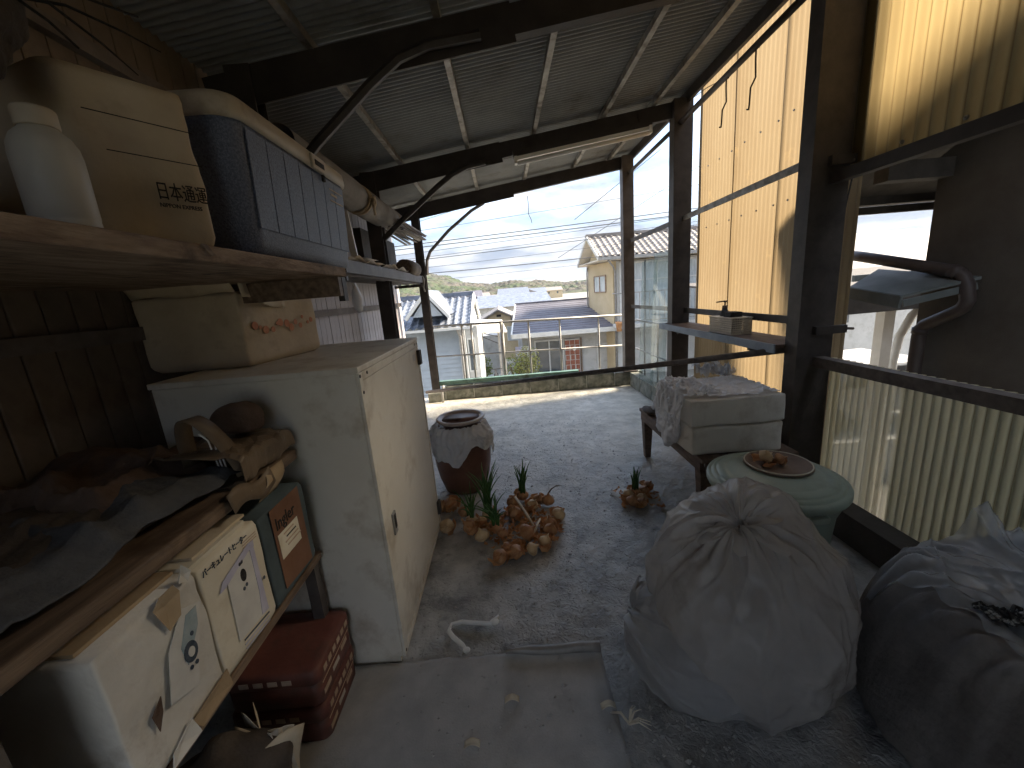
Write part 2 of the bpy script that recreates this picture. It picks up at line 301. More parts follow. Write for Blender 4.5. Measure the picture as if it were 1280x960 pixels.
vo = N(t_, 'ShaderNodeTexVoronoi'); vo.feature = 'DISTANCE_TO_EDGE'; vo.inputs['Scale'].default_value = 38; n3 = N(t_, 'ShaderNodeTexNoise'); n3.inputs['Scale'].default_value = 14; n3.inputs['Detail'].default_value = 6; link(t_, tc_.outputs['Object'], n3.inputs['Vector'])
vm = N(t_, 'ShaderNodeMix', data_type='RGBA'); vm.inputs['Factor'].default_value = .12; link(t_, tc_.outputs['Object'], vm.inputs['A']); link(t_, n3.outputs['Color'], vm.inputs['B']); link(t_, vm.outputs['Result'], vo.inputs['Vector'])
b1 = N(t_, 'ShaderNodeBump'); b1.inputs['Strength'].default_value = .55; b1.inputs['Distance'].default_value = .012; link(t_, vo.outputs['Distance'], b1.inputs['Height'])
b2 = N(t_, 'ShaderNodeBump'); b2.inputs['Strength'].default_value = .8; b2.inputs['Distance'].default_value = .02; link(t_, n3.outputs[0], b2.inputs['Height']); link(t_, b1.outputs[0], b2.inputs['Normal']); link(t_, b2.outputs[0], p_.inputs['Normal'])
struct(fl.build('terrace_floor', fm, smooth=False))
struct(B().box(-1.55, 1.95, -1.35, 5.70, GZ - .1, -.352).build('terrace_base', 'block'))
MT['soffit_wall'] = M('old_cream_plaster', (.50, .47, .40), (.60, .57, .50), 2, .8)
# wall behind the viewer and the near house side: closed but for an added opening
# wall behind the viewer, with an unseen opening added to let fill light in
wbh = B(); wbh.box(.15, 1.95, -1.42, -1.32, -.3, 3.3); wbh.box(-1.5, -.95, -1.42, -1.32, -.3, 3.3); wbh.box(-.95, .15, -1.42, -1.32, 2.1, 3.3)
struct(wbh.build('wall_behind', 'soffit_wall'))

# ---------------------------------------------------------------- board wall on the left
WX = -1.40
bw = thing('siding_wall', 'pale ribbed metal siding wall behind the shelves, running the whole left side', 'wall', (WX, 0, 0))
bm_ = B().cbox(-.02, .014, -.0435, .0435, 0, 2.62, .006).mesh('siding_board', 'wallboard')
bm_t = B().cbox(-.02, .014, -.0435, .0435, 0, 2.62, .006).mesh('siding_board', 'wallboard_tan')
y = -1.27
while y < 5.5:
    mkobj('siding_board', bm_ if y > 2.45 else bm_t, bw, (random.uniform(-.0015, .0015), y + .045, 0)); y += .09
B().box(WX - .05, WX - .022, -1.3, 5.52, -.1, 2.66).build('backing', 'batten', bw)
for z in (1.36, 2.34): B().box(WX + .016, WX + .05, -1.3, 5.45, z - .025, z + .025).build('batten', 'batten', bw)

# ---------------------------------------------------------------- roof
def rz(x): return 2.775 + .139 * x          # underside of the purlins' top (sheet)
rf = thing('carport_roof', 'low sloping corrugated lean-to roof on dark beams with pale purlins', 'roof', (0, 2, 2.775))
y0 = -1.35
PX = [-.82, -.2, .41, 1.04, 1.50]
while y0 < 5.6:
    y1 = min(y0 + .82, 5.66)
    def fn(u, v, y0=y0, y1=y1):
        yy = y0 + v * (y1 - y0); x = -1.45 + u * 3.28
        return Vector((x, yy, rz(x) + .0075 * math.sin(2 * math.pi * yy / .042) + .006))
    nrow = int((y1 - y0) / .042 * 8) + 1
    B().grid(fn, 5, nrow).build('roof_sheet', 'roof', rf, smooth=True)
    y0 = y1 - .0
    if y1 >= 5.66: break
for x in PX:
    B().bar((x, -1.3, rz(x) - .029), (x, 5.6, rz(x) - .029), .036, .044).build('purlin', 'galv', rf)
def beam(y, x0, x1, ht=.125, nm='beam'):
    a = Vector((x0, y, rz(x0) - .053 - ht / 2)); b = Vector((x1, y, rz(x1) - .053 - ht / 2))
    bb = B(); bb.bar(a, b, .010, ht); bb.bar(a + Vector((0, .028, ht / 2 - .005)), b + Vector((0, .028, ht / 2 - .005)), .055, .01)
    bb.bar(a + Vector((0, .028, -ht / 2 + .005)), b + Vector((0, .028, -ht / 2 + .005)), .055, .01)
    o = bb.build(nm, 'beam', rf)
    return o
for yb, x1 in ((2.25, 1.78), (4.0, 1.78), (5.47, 1.78)): beam(yb, -1.36, x1, .13)
beam(.5, -1.36, 1.78, .13)
# splice plates on the beams
for yb, xa, xb in ((2.25, -1.2, .16), (4.0, -1.2, .10), (5.47, -1.2, .25)):
    zz = lambda x: rz(x) - .053 - .065
    B().bar((xa, yb - .012, zz(xa) - .018), (xb, yb - .012, zz(xb) - .018), .012, .17).build('splice_plate', 'beam', rf)
for yb, p in ((2.25, [(-1.08, 1.98), (-.855, 2.19), (-.55, 2.43), (-.40, 2.53), (-.25, 2.575), (.0, 2.60)]),
              (4.0, [(-1.06, 1.98), (-.858, 2.14), (-.50, 2.40), (-.36, 2.49), (-.22, 2.545), (-.05, 2.57)]),
              (5.47, [(-.965, 1.72), (-.945, 1.90), (-.89, 2.01), (-.62, 2.25), (-.30, 2.47), (-.13, 2.55)])):
    wd = .05 if yb < 5 else .04
    B().tube([(x, yb + .012 - .06 * (yb < 5), z) for x, z in p], wd * .62, 6, flat=.7).build('knee_brace', 'steel' if yb < 5 else 'steel_grey', rf)
# eave trim on the right and the far end
B().bar((1.80, -1.3, rz(1.8) - .045), (1.80, 5.66, rz(1.8) - .045), .03, .09).build('eave_trim', 'steel', rf)
B().bar((-1.42, 5.64, rz(-1.42) - .035), (1.80, 5.64, rz(1.8) - .035), .02, .06).build('end_trim', 'steel', rf)

# fluorescent batten under the middle beam
fx = thing('strip_light', 'unlit fluorescent strip lamp hanging under the middle roof beam', 'lamp', (.81, 3.82, 2.6))
B().bar((.20, 3.84, 2.575), (1.42, 3.84, 2.735), .07, .045).build('housing', 'beam', fx)
B().bar((.21, 3.83, 2.535), (1.41, 3.83, 2.695), .055, .03).build('reflector', 'tube_white', fx)
B().tube([(.235, 3.79, 2.492), (1.385, 3.79, 2.650)], .018, 10).build('tube', 'tube_white', fx, True)
for a in ((.22, 3.81, 2.52), (1.40, 3.81, 2.68)): B().box(a[0] - .012, a[0] + .012, a[1] - .03, a[1] + .03, a[2] - .03, a[2] + .03).build('end_cap', 'tube_white', fx)
for a, zt in ((.30, 2.70), (1.33, 2.86)): B().bar((a, 3.86, 2.59 + (a - .3) * .13), (a, 3.93, zt), .02, .004, (0, 1, 0)).build('hanger', 'beam', fx)
B().tube([(.82, 3.87, 2.70), (.80, 3.86, 2.68), (.83, 3.86, 2.67), (.86, 3.86, 2.70), (.90, 3.86, 2.68), (.95, 3.86, 2.71), (1.0, 3.87, 2.69)], .004, 5).build('wire', 'ink', fx)

# ---------------------------------------------------------------- posts
def post(name, label, x, y, z1, wx, wy, mat, z0=0.0, bolts=()):
    p = thing(name, label, 'post', (x, y, z0))
    bb = B(); t = .008   # C-section: web and two flanges
    bb.box(x - wx / 2, x - wx / 2 + t, y - wy / 2, y + wy / 2, z0, z1); bb.box(x - wx / 2 + t, x + wx / 2, y - wy / 2, y - wy / 2 + t, z0, z1); bb.box(x - wx / 2 + t, x + wx / 2, y + wy / 2 - t, y + wy / 2, z0, z1)
    bb.build('shaft', mat, p)
    B().box(x - wx / 2 - .03, x + wx / 2 + .03, y - wy / 2 - .03, y + wy / 2 + .03, z0 - .004, z0 + .012).build('base_plate', mat, p)
    for bz in bolts:
        B().box(x - .02, x + wx / 2 + .055, y - wy / 2 - .028, y - wy / 2 - .002, bz - .022, bz + .022).build('clamp', mat, p)
        B().tube([(x + wx / 2 + .055, y - wy / 2 - .015, bz), (x + wx / 2 + .10, y - wy / 2 - .015, bz - .004)], .008, 6).build('bolt', 'rusty_pipe', p)
    return p
post('steel_post', 'broad black steel post nearest on the right, beside the white foam blocks', 1.75, 2.25, rz(1.75) - .055, .20, .10, 'steel', 0, (1.93, 1.06))
post('steel_post', 'brown steel post in the middle of the right side, by the leaning glass', 1.755, 4.0, rz(1.75) - .055, .17, .11, 'steel', 0)
post('steel_post', 'slim brown corner post standing on the far parapet', 1.71, 5.47, rz(1.71) - .055, .14, .12, 'steel_grey', .20)
post('steel_post', 'dark steel post at the far left end, beside the terrace railing', -1.03, 5.47, rz(-1.03) - .055, .10, .10, 'steel', .13)
post('steel_post', 'dark steel post on the left, seen between shelf and cabinet top', -1.13, 4.0, rz(-1.13) - .055, .13, .10, 'steel', 0)
post('steel_post', 'dark steel post hidden behind the blue cooler box', -1.17, 2.25, rz(-1.17) - .055, .12, .10, 'steel', 0)
# concrete foot under the far left post
tag(B().cbox(-1.14, -.93, 5.37, 5.55, -.02, .125, .01).build('post_footing', 'block'), 'pale concrete footing block under the far left post', 'footing')

# ---------------------------------------------------------------- right side frame bars
def bar1(name, label, a, b, wd, ht, mat, cat='rail', upv=(0, 0, 1)):
    o = B().bar(a, b, wd, ht, upv).build(name, mat, bevel=.002); tag(o, label, cat); base_at(o, a); return o
def pipe1(name, label, pts, r, mat, cat='rail', n=10):
    o = B().tube(pts, r, n).build(name, mat, smooth=True); tag(o, label, cat); base_at(o, pts[0]); return o
pipe1('top_rail', 'round brown top rail under the right eave with wire hooks on it', [(1.72, 2.31, 2.80), (1.73, 3.94, 2.77)], .022, 'steel')
pipe1('top_rail', 'short round rail under the eave beside the corner post', [(1.73, 4.07, 2.765), (1.72, 5.4, 2.75)], .02, 'steel')
bar1('flat_bar', 'grey flat bar crossing the yellow plastic at head height', (1.755, 2.31, 1.972), (1.76, 3.94, 1.955), .012, .045, 'galv')
bar1('flat_bar', 'dark flat bar just above the blue shelf board', (1.79, 2.31, 1.098), (1.79, 3.94, 1.10), .012, .05, 'steel')
bar1('flat_bar', 'grey brace bar between the two far right posts at head height', (1.75, 4.06, 1.95), (1.73, 5.4, 1.935), .012, .05, 'steel_grey')
bar1('flat_bar', 'short grey bar between far right posts behind the glass', (1.76, 4.06, 1.108), (1.73, 5.4, 1.095), .012, .045, 'steel_grey')
bar1('angle_rail', 'dark steel beam under the upper corrugated sheet at right', (1.76, 2.19, 1.845), (1.76, -1.3, 1.845), .05, .055, 'beam')
o = B().bar((1.77, 2.19, .905), (1.77, -1.3, .905), .06, .012).bar((1.745, 2.19, .880), (1.745, -1.3, .880), .012, .05).build('angle_rail', 'rusty_pipe'); tag(o, 'grey weathered steel rail capping the lower right sheet', 'rail'); base_at(o, (1.77, 2.19, .9))
bar1('sill', 'dark timber sill along the floor behind the green tub', (1.74, 2.19, .07), (1.74, -1.3, .07), .12, .17, 'eave_dark', 'sill')
pipe1('long_pole', 'long thin dark pole slung low across the terrace from parapet to near post', [(-1.12, 5.22, .185), (1.69, 2.30, .945)], .021, 'rusty_pipe', 'pole')

def hook(label, x, y, z, s, tilt):
    pts = [(x, y, z + .03), (x, y + .01, z + .045), (x, y + .03, z + .03), (x, y + .03, z - .02 * s), (x, y + .02, z - .13 * s), (x, y + .07 * tilt, z - .17 * s), (x, y + .075 * tilt, z - .27 * s), (x, y + .07 * tilt + .01, z - .30 * s), (x, y + .07 * tilt + .03, z - .29 * s)]
    o = B().tube(pts, .0055, 6).build('wire_hook', 'ink', smooth=True); tag(o, label, 'hook'); base_at(o, pts[0])
hook('bent black wire hook hanging from the top rail, nearer the middle post', 1.73, 3.18, 2.73, .85, 1)
hook('bent black wire hook hanging from the top rail, nearer the broad post', 1.73, 2.84, 2.74, .95, 1)
pipe1('cable', 'thin black cable drooping beside the broad near post', [(1.90, 2.30, 2.8), (1.90, 2.28, 2.4), (1.905, 2.27, 2.05), (1.90, 2.24, 1.85), (1.90, 2.28, 1.62), (1.90, 2.34, 1.42), (1.89, 2.36, 1.2)], .004, 'ink', 'cable', 6)
pipe1('cable', 'thin wire stretched just below the eave from hook to corner', [(1.74, 3.2, 2.78), (1.78, 3.6, 2.88), (1.79, 3.98, 2.93)], .003, 'ink', 'cable', 5)

# ---------------------------------------------------------------- corrugated plastic sheets
def corr(name, label, x, ya, yb, za, zb, wave, amp, mat, tilt=0.0, ph=0.0):
    n = int(abs(yb - ya) / wave * 10) + 1
    def fn(u, v):
        yy = ya + u * (yb - ya); z = za + v * (zb - za)
        return Vector((x + tilt * (z - za) + amp * math.sin(2 * math.pi * yy / wave + ph) + .006 * fbm((yy * 1.3, z * .9, x)), yy, z))
    o = B().grid(fn, n, 10).build(name, mat, smooth=True); tag(o, label, 'sheet'); base_at(o, (x, (ya + yb) / 2, za))
    at = o.data.attributes.new('rib_shade', 'FLOAT', 'POINT')
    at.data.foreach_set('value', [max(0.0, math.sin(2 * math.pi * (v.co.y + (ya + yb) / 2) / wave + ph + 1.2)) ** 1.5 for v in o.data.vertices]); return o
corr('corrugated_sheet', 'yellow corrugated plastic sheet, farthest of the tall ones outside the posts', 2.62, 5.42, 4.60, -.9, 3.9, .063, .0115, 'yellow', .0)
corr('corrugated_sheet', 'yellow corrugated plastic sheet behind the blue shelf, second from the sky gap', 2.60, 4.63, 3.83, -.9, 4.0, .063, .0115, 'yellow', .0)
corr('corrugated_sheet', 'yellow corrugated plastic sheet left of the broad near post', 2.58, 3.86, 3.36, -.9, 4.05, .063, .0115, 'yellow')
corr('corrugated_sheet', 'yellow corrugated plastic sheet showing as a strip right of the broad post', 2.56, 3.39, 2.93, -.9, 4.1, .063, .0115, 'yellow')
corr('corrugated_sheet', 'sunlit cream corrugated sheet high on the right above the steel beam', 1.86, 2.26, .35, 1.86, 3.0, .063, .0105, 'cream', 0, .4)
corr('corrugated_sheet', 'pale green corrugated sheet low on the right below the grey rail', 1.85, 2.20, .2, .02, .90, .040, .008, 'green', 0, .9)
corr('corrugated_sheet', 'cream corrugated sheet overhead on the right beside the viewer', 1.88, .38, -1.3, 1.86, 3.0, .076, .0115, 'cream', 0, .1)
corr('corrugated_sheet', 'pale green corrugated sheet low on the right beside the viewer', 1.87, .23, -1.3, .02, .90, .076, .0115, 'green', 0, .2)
corr('corrugated_sheet', 'added sun-blocking yellow corrugated sheet high up behind the cream sheet corner', 2.57, 2.96, 2.20, 2.10, 4.1, .063, .0115, 'yellow')  # added to keep the sun off the cabinet through the gap here
# fixing screws with washers on the sheets
scw = B().tube([(0, 0, 0), (-.006, 0, 0)], .009, 10).tube([(-.006, 0, 0), (-.011, 0, 0)], .005, 6).mesh('screw', 'galv')
for sh_ in [o for o in COL.objects if o.name.startswith('corrugated_sheet')]:
    ys = [v.co.y for v in sh_.data.vertices]; zs = [v.co.z for v in sh_.data.vertices]; hgt = max(zs); wv = .063 if hgt > 1 else .08
    for zz in ((.06, hgt - .05) if hgt < 1.5 else (2.90, 3.6) if hgt > 3 else (.10, .75)):
        yy = min(ys) + wv
        while yy < max(ys) - .03: mkobj('screw', scw, sh_, (-.014, yy, zz)); yy += wv * 4
# uprights and rails that hold the outer yellow sheets, on their far side
sf = thing('sheet_frame', 'timber frame outside the yellow sheets, showing as dark lines through them', 'frame', (2.66, 4.2, -.9))
for yy in (4.615, 3.845, 3.375): B().box(2.64, 2.70, yy - .011, yy + .011, -.9, 4.0).build('upright', 'eave_dark', sf)
for yy in (5.39,): B().box(2.64, 2.69, yy - .018, yy + .018, -.9, 3.95).build('upright', 'bench', sf)
o = B().box(1.872, 1.92, 2.16, 2.235, 1.88, 3.0).build('timber_upright', 'wood_dark'); tag(o, 'brown timber edging upright at the corner of the cream upper sheet', 'timber')

# ---------------------------------------------------------------- parapets, railing
pw = thing('parapet', 'low mossy concrete block parapet along the far edge of the terrace', 'wall', (.3, 5.5, 0))
blk = B().cbox(-.194, .194, -.06, .06, 0, .192, .008).mesh('block', 'block')
x = -.90
k = 0
while x < 1.55:
    mkobj('block', blk, pw, (x + .20 - .3, random.uniform(-.003, .003), random.uniform(-.004, .002) - .002)); x += .40; k += 1
B().box(-.92, 1.72, 5.452, 5.548, -.02, .186).build('mortar', 'concrete', pw)
pr = thing('parapet', 'low mossy concrete block parapet along the right edge by the glass', 'wall', (1.76, 4.8, 0))
blk2 = B().cbox(-.06, .06, -.194, .194, 0, .192, .008).mesh('block', 'block')
for i in range(8): mkobj('block', blk2, pr, (random.uniform(-.003, .003), 5.20 - i * .40 - 4.8, -.002))
B().box(1.712, 1.808, 2.32, 5.40, -.02, .186).build('mortar', 'concrete', pr)
gb = B().box(-.98, 1.0, 5.46, 5.54, .205, .265).build('painted_beam', 'green_paint', bevel=.004); tag(gb, 'weathered green painted beam lying on the far parapet', 'beam'); base_at(gb, (0, 5.5, .205))
tag(B().tube([(-.93, 5.33, .0), (-.935, 5.33, .12), (-.915, 5.34, .20), (-.90, 5.36, .22)], .018, 8).build('bent_pipe', 'rail_pipe', smooth=True), 'short bent pale pipe stub at the foot of the far left post', 'pipe')
rl = thing('railing', 'thin grey pipe railing along the far edge of the terrace', 'railing', (.3, 5.62, .2))
def rzr(x, z0, z1): return z0 + (x + 1.0) / 2.65 * (z1 - z0)
B().tube([(-1.0, 5.62, 1.03), (1.66, 5.62, .975)], .016, 8).build('top_rail', 'rail_pipe', rl, True)
B().tube([(-1.0, 5.62, .60), (1.66, 5.62, .545)], .012, 8).build('mid_rail', 'rail_pipe', rl, True)
for xx in (-.60, -.47, -.04, .34, .78, 1.33):
    B().tube([(xx, 5.62, .0), (xx, 5.62, rzr(xx, 1.03, .975))], .014 if xx != -.04 else .026, 8).build('upright', 'rail_pipe', rl, True)
rr = thing('railing', 'grey pipe railing on the right side behind the leaning glass', 'railing', (1.9, 4.8, 0))
B().tube([(1.84, 4.15, .90), (1.84, 5.55, .90)], .014, 8).build('top_rail', 'rail_pipe', rr, True)
B().tube([(1.84, 4.15, .50), (1.84, 5.55, .50)], .011, 8).build('mid_rail', 'rail_pipe', rr, True)
for yy in (4.3, 4.75, 5.2): B().tube([(1.84, yy, .0), (1.84, yy, .90)], .012, 8).build('upright', 'rail_pipe', rr, True)

# leaning glass panes
for i, (a, b, lab) in enumerate((((1.66, 4.90), (1.72, 4.58), 'tall dusty glass pane leaning at the right edge, the farther of two'), ((1.70, 4.62), (1.67, 4.12), 'tall dusty glass pane leaning against the middle right post'))):
    h = 1.50 if i else 1.44
    d = Vector((.05, 0, h)); p0 = Vector((a[0], a[1], .20)); p1 = Vector((b[0], b[1], .20)); n_ = (p1 - p0).cross(d).normalized() * .004
    o = B().prism([p0, p1, p1 + d, p0 + d], n_).build('glass_pane', 'glass'); tag(o, lab, 'glass'); base_at(o, p0)
# blue shelf board between the posts, with basket and bottle
bs = thing('shelf_board', 'blue-grey narrow shelf board between the two right posts', 'shelf', (1.72, 3.2, .93))
B().box(1.60, 1.86, 2.31, 4.06, .955, .975).build('board', 'bench', bs)
B().box(1.59, 1.602, 2.31, 4.08, .925, .978).build('front_edge', 'blue_board', bs)
for yy in (2.6, 3.7): B().box(1.62, 1.84, yy - .015, yy + .015, .90, .953).build('bracket', 'steel', bs)
bk = thing('basket', 'small ivory plastic basket with handle slots on the blue shelf', 'basket', (1.70, 3.0, .976))
def basket():
    x0, x1, y0, y1, z0, z1 = 1.63, 1.78, 2.83, 3.14, .977, 1.09
    B().box(x0, x1, y0, y1, z0, z0 + .004).build('bottom', 'cooler_lid', bk)
    for a, b, c, d in ((x0, x0 + .004, y0, y1), (x1 - .004, x1, y0, y1), (x0 + .004, x1 - .004, y0, y0 + .004), (x0 + .004, x1 - .004, y1 - .004, y1)):
        wbt = B()
        for k in range(7):
            zz = z0 + .004 + k * .0155; wbt.box(a, b, c, d, zz, zz + .0095)
        along_y = (d - c) > (b - a)
        L_ = (d - c) if along_y else (b - a); nn = int(L_ / .012)
        for k in range(nn + 1):
            q = k * (L_ - .004) / nn
            if along_y: wbt.box(a + .0008, b - .0008, c + q, c + q + .004, z0 + .004, z1)
            else: wbt.box(a + q, a + q + .004, c + .0008, d - .0008, z0 + .004, z1)
        wbt.build('side', 'cooler_lid', bk)
    B().box(x0 - .004, x1 + .004, y0 - .004, y1 + .004, z1, z1 + .008).build('rim', 'cooler_lid', bk)
basket()
bo = thing('pump_bottle', 'dark pump dispenser bottle standing in the ivory basket', 'bottle', (1.71, 3.07, 1.0))
B().lathe([(.03, .985), (.033, .99), (.033, 1.12), (.02, 1.145), (.02, 1.155)], (1.71, 3.07, 0), 16).build('body', 'cloth_slate', bo, True)
B().lathe([(.019, 1.155), (.019, 1.175), (.006, 1.178), (.006, 1.20), (.012, 1.202), (.012, 1.214)], (1.71, 3.07, 0), 12).build('pump', 'wood_dark', bo, True)
B().bar((1.71, 3.075, 1.21), (1.67, 3.12, 1.203), .014, .01).build('nozzle', 'wood_dark', bo)
o = B().cbox(1.66, 1.75, 2.90, 3.0, 1.0, 1.135, .008).build('black_pack', 'ink', smooth=False); tag(o, 'black square pack standing in the basket beside the pump bottle', 'pack')

# ---------------------------------------------------------------- neighbour's house, right
nh = thing('neighbour_house', "neighbour's grey stucco house with dark low eaves, beyond the right opening", 'house', (4.5, 1, GZ))
nhs = B().add([(3.40, 3.22, GZ), (7.5, 3.22, GZ), (7.5, 3.22, 2.15), (3.40, 3.22, 2.15), (3.40, -5, GZ), (7.5, -5, GZ), (7.5, -5, 2.15), (3.40, -5, 2.15), (3.40, -.9, 4.3), (7.5, -.9, 4.3)],
              [(0, 1, 2, 3), (0, 3, 8, 7, 4), (1, 5, 6, 9, 2), (4, 7, 6, 5)])
nhs.build('wall', 'stucco', nh)
sl_ = (4.3 - 2.15) / 4.12
def roofz(y): return 2.15 + .10 + (3.22 - y) * sl_
rp = B()
rp.prism([(2.86, 3.75, roofz(3.75)), (2.86, -.9, roofz(-.9)), (7.9, -.9, roofz(-.9)), (7.9, 3.75, roofz(3.75))], (0, 0, .09))
rp.prism([(2.86, -.9, roofz(-.9)), (2.86, -5.5, roofz(-.9) - 4.6 * sl_), (7.9, -5.5, roofz(-.9) - 4.6 * sl_), (7.9, -.9, roofz(-.9))], (0, 0, .09))
ro = rp.build('roof', 'eave_dark', nh)
B().bar((2.88, 3.76, roofz(3.76) - .03), (2.88, -.9, roofz(-.9) - .03), .03, .20).build('verge_board', 'eave_dark', nh)
B().bar((2.86, 3.79, roofz(3.76) - .01), (7.9, 3.79, roofz(3.76) - .01), .11, .09).build('gutter', 'eave_dark', nh)
B().bar((2.9, 3.16, 2.05), (3.39, 3.16, 2.05), .12, .13).build('purlin_end', 'eave_dark', nh)
B().bar((3.1, 3.70, 1.86), (7.9, 3.70, 1.86), .05, .06).build('eave_batten', 'eave_dark', nh)
dp = [(3.30, 3.80, 1.49), (3.30, 3.67, 1.465), (3.32, 2.93, 1.30), (3.33, 2.875, 1.26), (3.33, 2.84, 1.20), (3.33, 2.82, 1.09), (3.33, 2.84, 1.04), (3.33, 2.88, 1.01), (3.33, 3.08, .90), (3.33, 3.115, .86), (3.33, 3.12, .80), (3.33, 3.12, -2.8)]
B().tube(dp, .045, 12).build('downpipe', 'downpipe', nh, True)
for i in (2, 9): B().tube([Vector(dp[i]).lerp(Vector(dp[i + 1]), -.2), Vector(dp[i]).lerp(Vector(dp[i + 1]), .6)], .051, 12).build('collar', 'downpipe', nh, True)
aw = B().prism([(3.0, 3.45, 1.20), (3.0, 2.98, 1.13), (3.38, 2.80, 1.235), (3.38, 3.6, 1.33)], (0, 0, .02)); aw.bar((3.0, 3.45, 1.17), (3.0, 2.98, 1.10), .02, .09); aw.bar((3.02, 2.98, 1.09), (3.38, 2.82, 1.19), .02, .05)
aw.build('awning', 'awning', nh)
# lean-to behind the neighbour's corner (dark fascia, posts)
lt = thing('carport', 'dark edged carport behind the neighbouring house corner', 'carport', (5.5, 5.2, GZ))
B().bar((3.2, 4.6, .98), (7.5, 4.6, 1.02), .10, .28).build('fascia', 'eave_dark', lt)
B().prism([(3.2, 4.55, 1.13), (7.5, 4.55, 1.17), (7.5, 7.5, 1.32), (3.2, 7.5, 1.28)], (0, 0, .03)).build('roof', 'eave_dark', lt)
B().bar((4.62, 4.75, GZ), (4.62, 4.75, .86), .13, .12, (0, 1, 0)).build('post', 'tube_white', lt)
B().tube([(4.82, 4.78, -2.8), (4.82, 4.78, .2), (4.86, 4.78, .5), (4.98, 4.78, .75), (5.1, 4.78, .86)], .045, 8).build('curved_post', 'tube_white', lt, True)
for i in range(3): B().box(3.4 + i * .55, 3.9 + i * .55, 4.48, 4.52, 1.22, 1.29).build('louvre', 'awning', lt)
cr_ = thing('parked_car', 'silver grey parked car seen through the right opening', 'car', (7.6, 8.2, GZ))
def carbody():
    prof = [(-1.9, .45), (-1.95, .8), (-1.3, 1.0), (-.7, 1.45), (.7, 1.5), (1.35, 1.02), (1.9, .9), (1.95, .45)]
    poly = [(7.6 + a, 7.5, GZ + .9 + b) for a, b in prof]; B().prism(poly, (0, 1.6, 0)).build('body', 'rail_pipe', cr_, bevel=.06)
    B().prism([(7.6 + a, 7.49, GZ + .9 + b) for a, b in ((-1.05, 1.02), (-.62, 1.38), (.62, 1.42), (1.15, 1.02))], (0, -.008, 0)).build('window', 'ink', cr_)
    for a in (-1.2, 1.2):
        w_ = B().tube([(7.6 + a, 7.47, GZ + .9 + .33), (7.6 + a, 7.68, GZ + .9 + .33)], .33, 20).build('wheel', 'ink', cr_)
carbody()
tag(B().box(5.4, 10.5, 7.2, 9.4, GZ, GZ + .9).build('parking_deck', 'concrete'), 'raised concrete parking deck below the silver car', 'deck')
# ================================================================ OUTDOORS
MT['tile_blue'] = M('blue_grey_tiles', (.10, .115, .15), (.19, .215, .265), 3, .4, .2, 20)
MT['tile_tan'] = M('weathered_pale_tiles', (.16, .145, .135), (.27, .245, .23), 3, .6, .2, 20)
MT['metal_roof'] = M('grey_violet_metal_roof', (.10, .098, .12), (.15, .147, .175), 2, .5, .1, 20)
MT['cream_wall'] = M('cream_plaster', (.44, .355, .225), (.52, .43, .29), 2, .85, .1, 40)
MT['white_wall'] = M('white_plaster', (.42, .415, .40), (.50, .495, .48), 2, .85, .1, 40, c3=(.34, .33, .30), s3=3)
MT['siding_blue'] = M('pale_blue_siding', (.30, .345, .395), (.37, .415, .465), 2, .7, .1, 30)
MT['pane'] = M('dark_window_glass', (.05, .06, .07), (.10, .115, .13), 2, .08, spec=.8)
MT['pane_light'] = M('curtained_window_glass', (.36, .40, .43), (.52, .56, .58), 3, .12, spec=.8, stretch=(6, 1, 1))
MT['frame_white'] = M('white_window_frame', (.50, .50, .485), (.60, .60, .585), 6, .5)
MT['brick'] = M('red_brick', (.22, .075, .045), (.36, .15, .10), 9, .85, .3, 30)
MT['soffit'] = M('cream_soffit', (.60, .55, .46), (.68, .63, .54), 3, .8)
MT['orange_roof'] = M('orange_tiles', (.44, .22, .10), (.56, .31, .16), 6, .7)

def tile_roof(name, par, x0, x1, yE, zE, yR, zR, mat, pitch=.27, rows=9, along='x'):
    """one slope of pan tiles: waves along the ridge, steps down the slope"""
    nx = int((x1 - x0) / pitch) * 6 + 1
    def fn(u, v):
        k = v * rows; st = (k - math.floor(k)) if v < 1 else 1
        x = x0 + u * (x1 - x0); ph = 2 * math.pi * x / pitch
        return Vector((x, yE + v * (yR - yE), zE + v * (zR - zE) + .045 * max(-.35, math.sin(ph)) + .05 * (1 - st)))
    o = B().grid(fn, nx, rows * 5 + 1).build(name, mat, par); o['kind'] = 'stuff'; return o

# ---- two storey house on the right (modelled at two thirds, then enlarged to its real size where it stands)
def stand(root, size, loc):
    root.scale = (size, size, size); root.location = loc
h2 = thing('two_storey_house', 'cream two storey house with pale tiled roof, right of the terrace view', 'house', (6.5, 13.3, GZ))
B().prism([(3.45, 12.5, GZ), (9.5, 12.62, GZ), (9.5, 14.2, GZ), (3.05, 14.2, GZ)], (0, 0, 5.0)).build('wall', 'cream_wall', h2)
B().prism([(3.55, 12.47, GZ), (9.5, 12.47, GZ), (9.5, 12.6, GZ), (3.55, 12.6, GZ)], (0, 0, 4.98)).build('front_bay', 'white_wall', h2)
B().prism([(2.92, 12.02, 2.12), (9.6, 12.02, 2.12), (9.6, 14.55, 2.12), (2.80, 14.55, 2.12)], (0, 0, .03)).build('soffit', 'soffit', h2)
B().bar((2.90, 11.99, 2.16), (9.6, 11.99, 2.16), .06, .09).build('gutter', 'rail_pipe', h2)
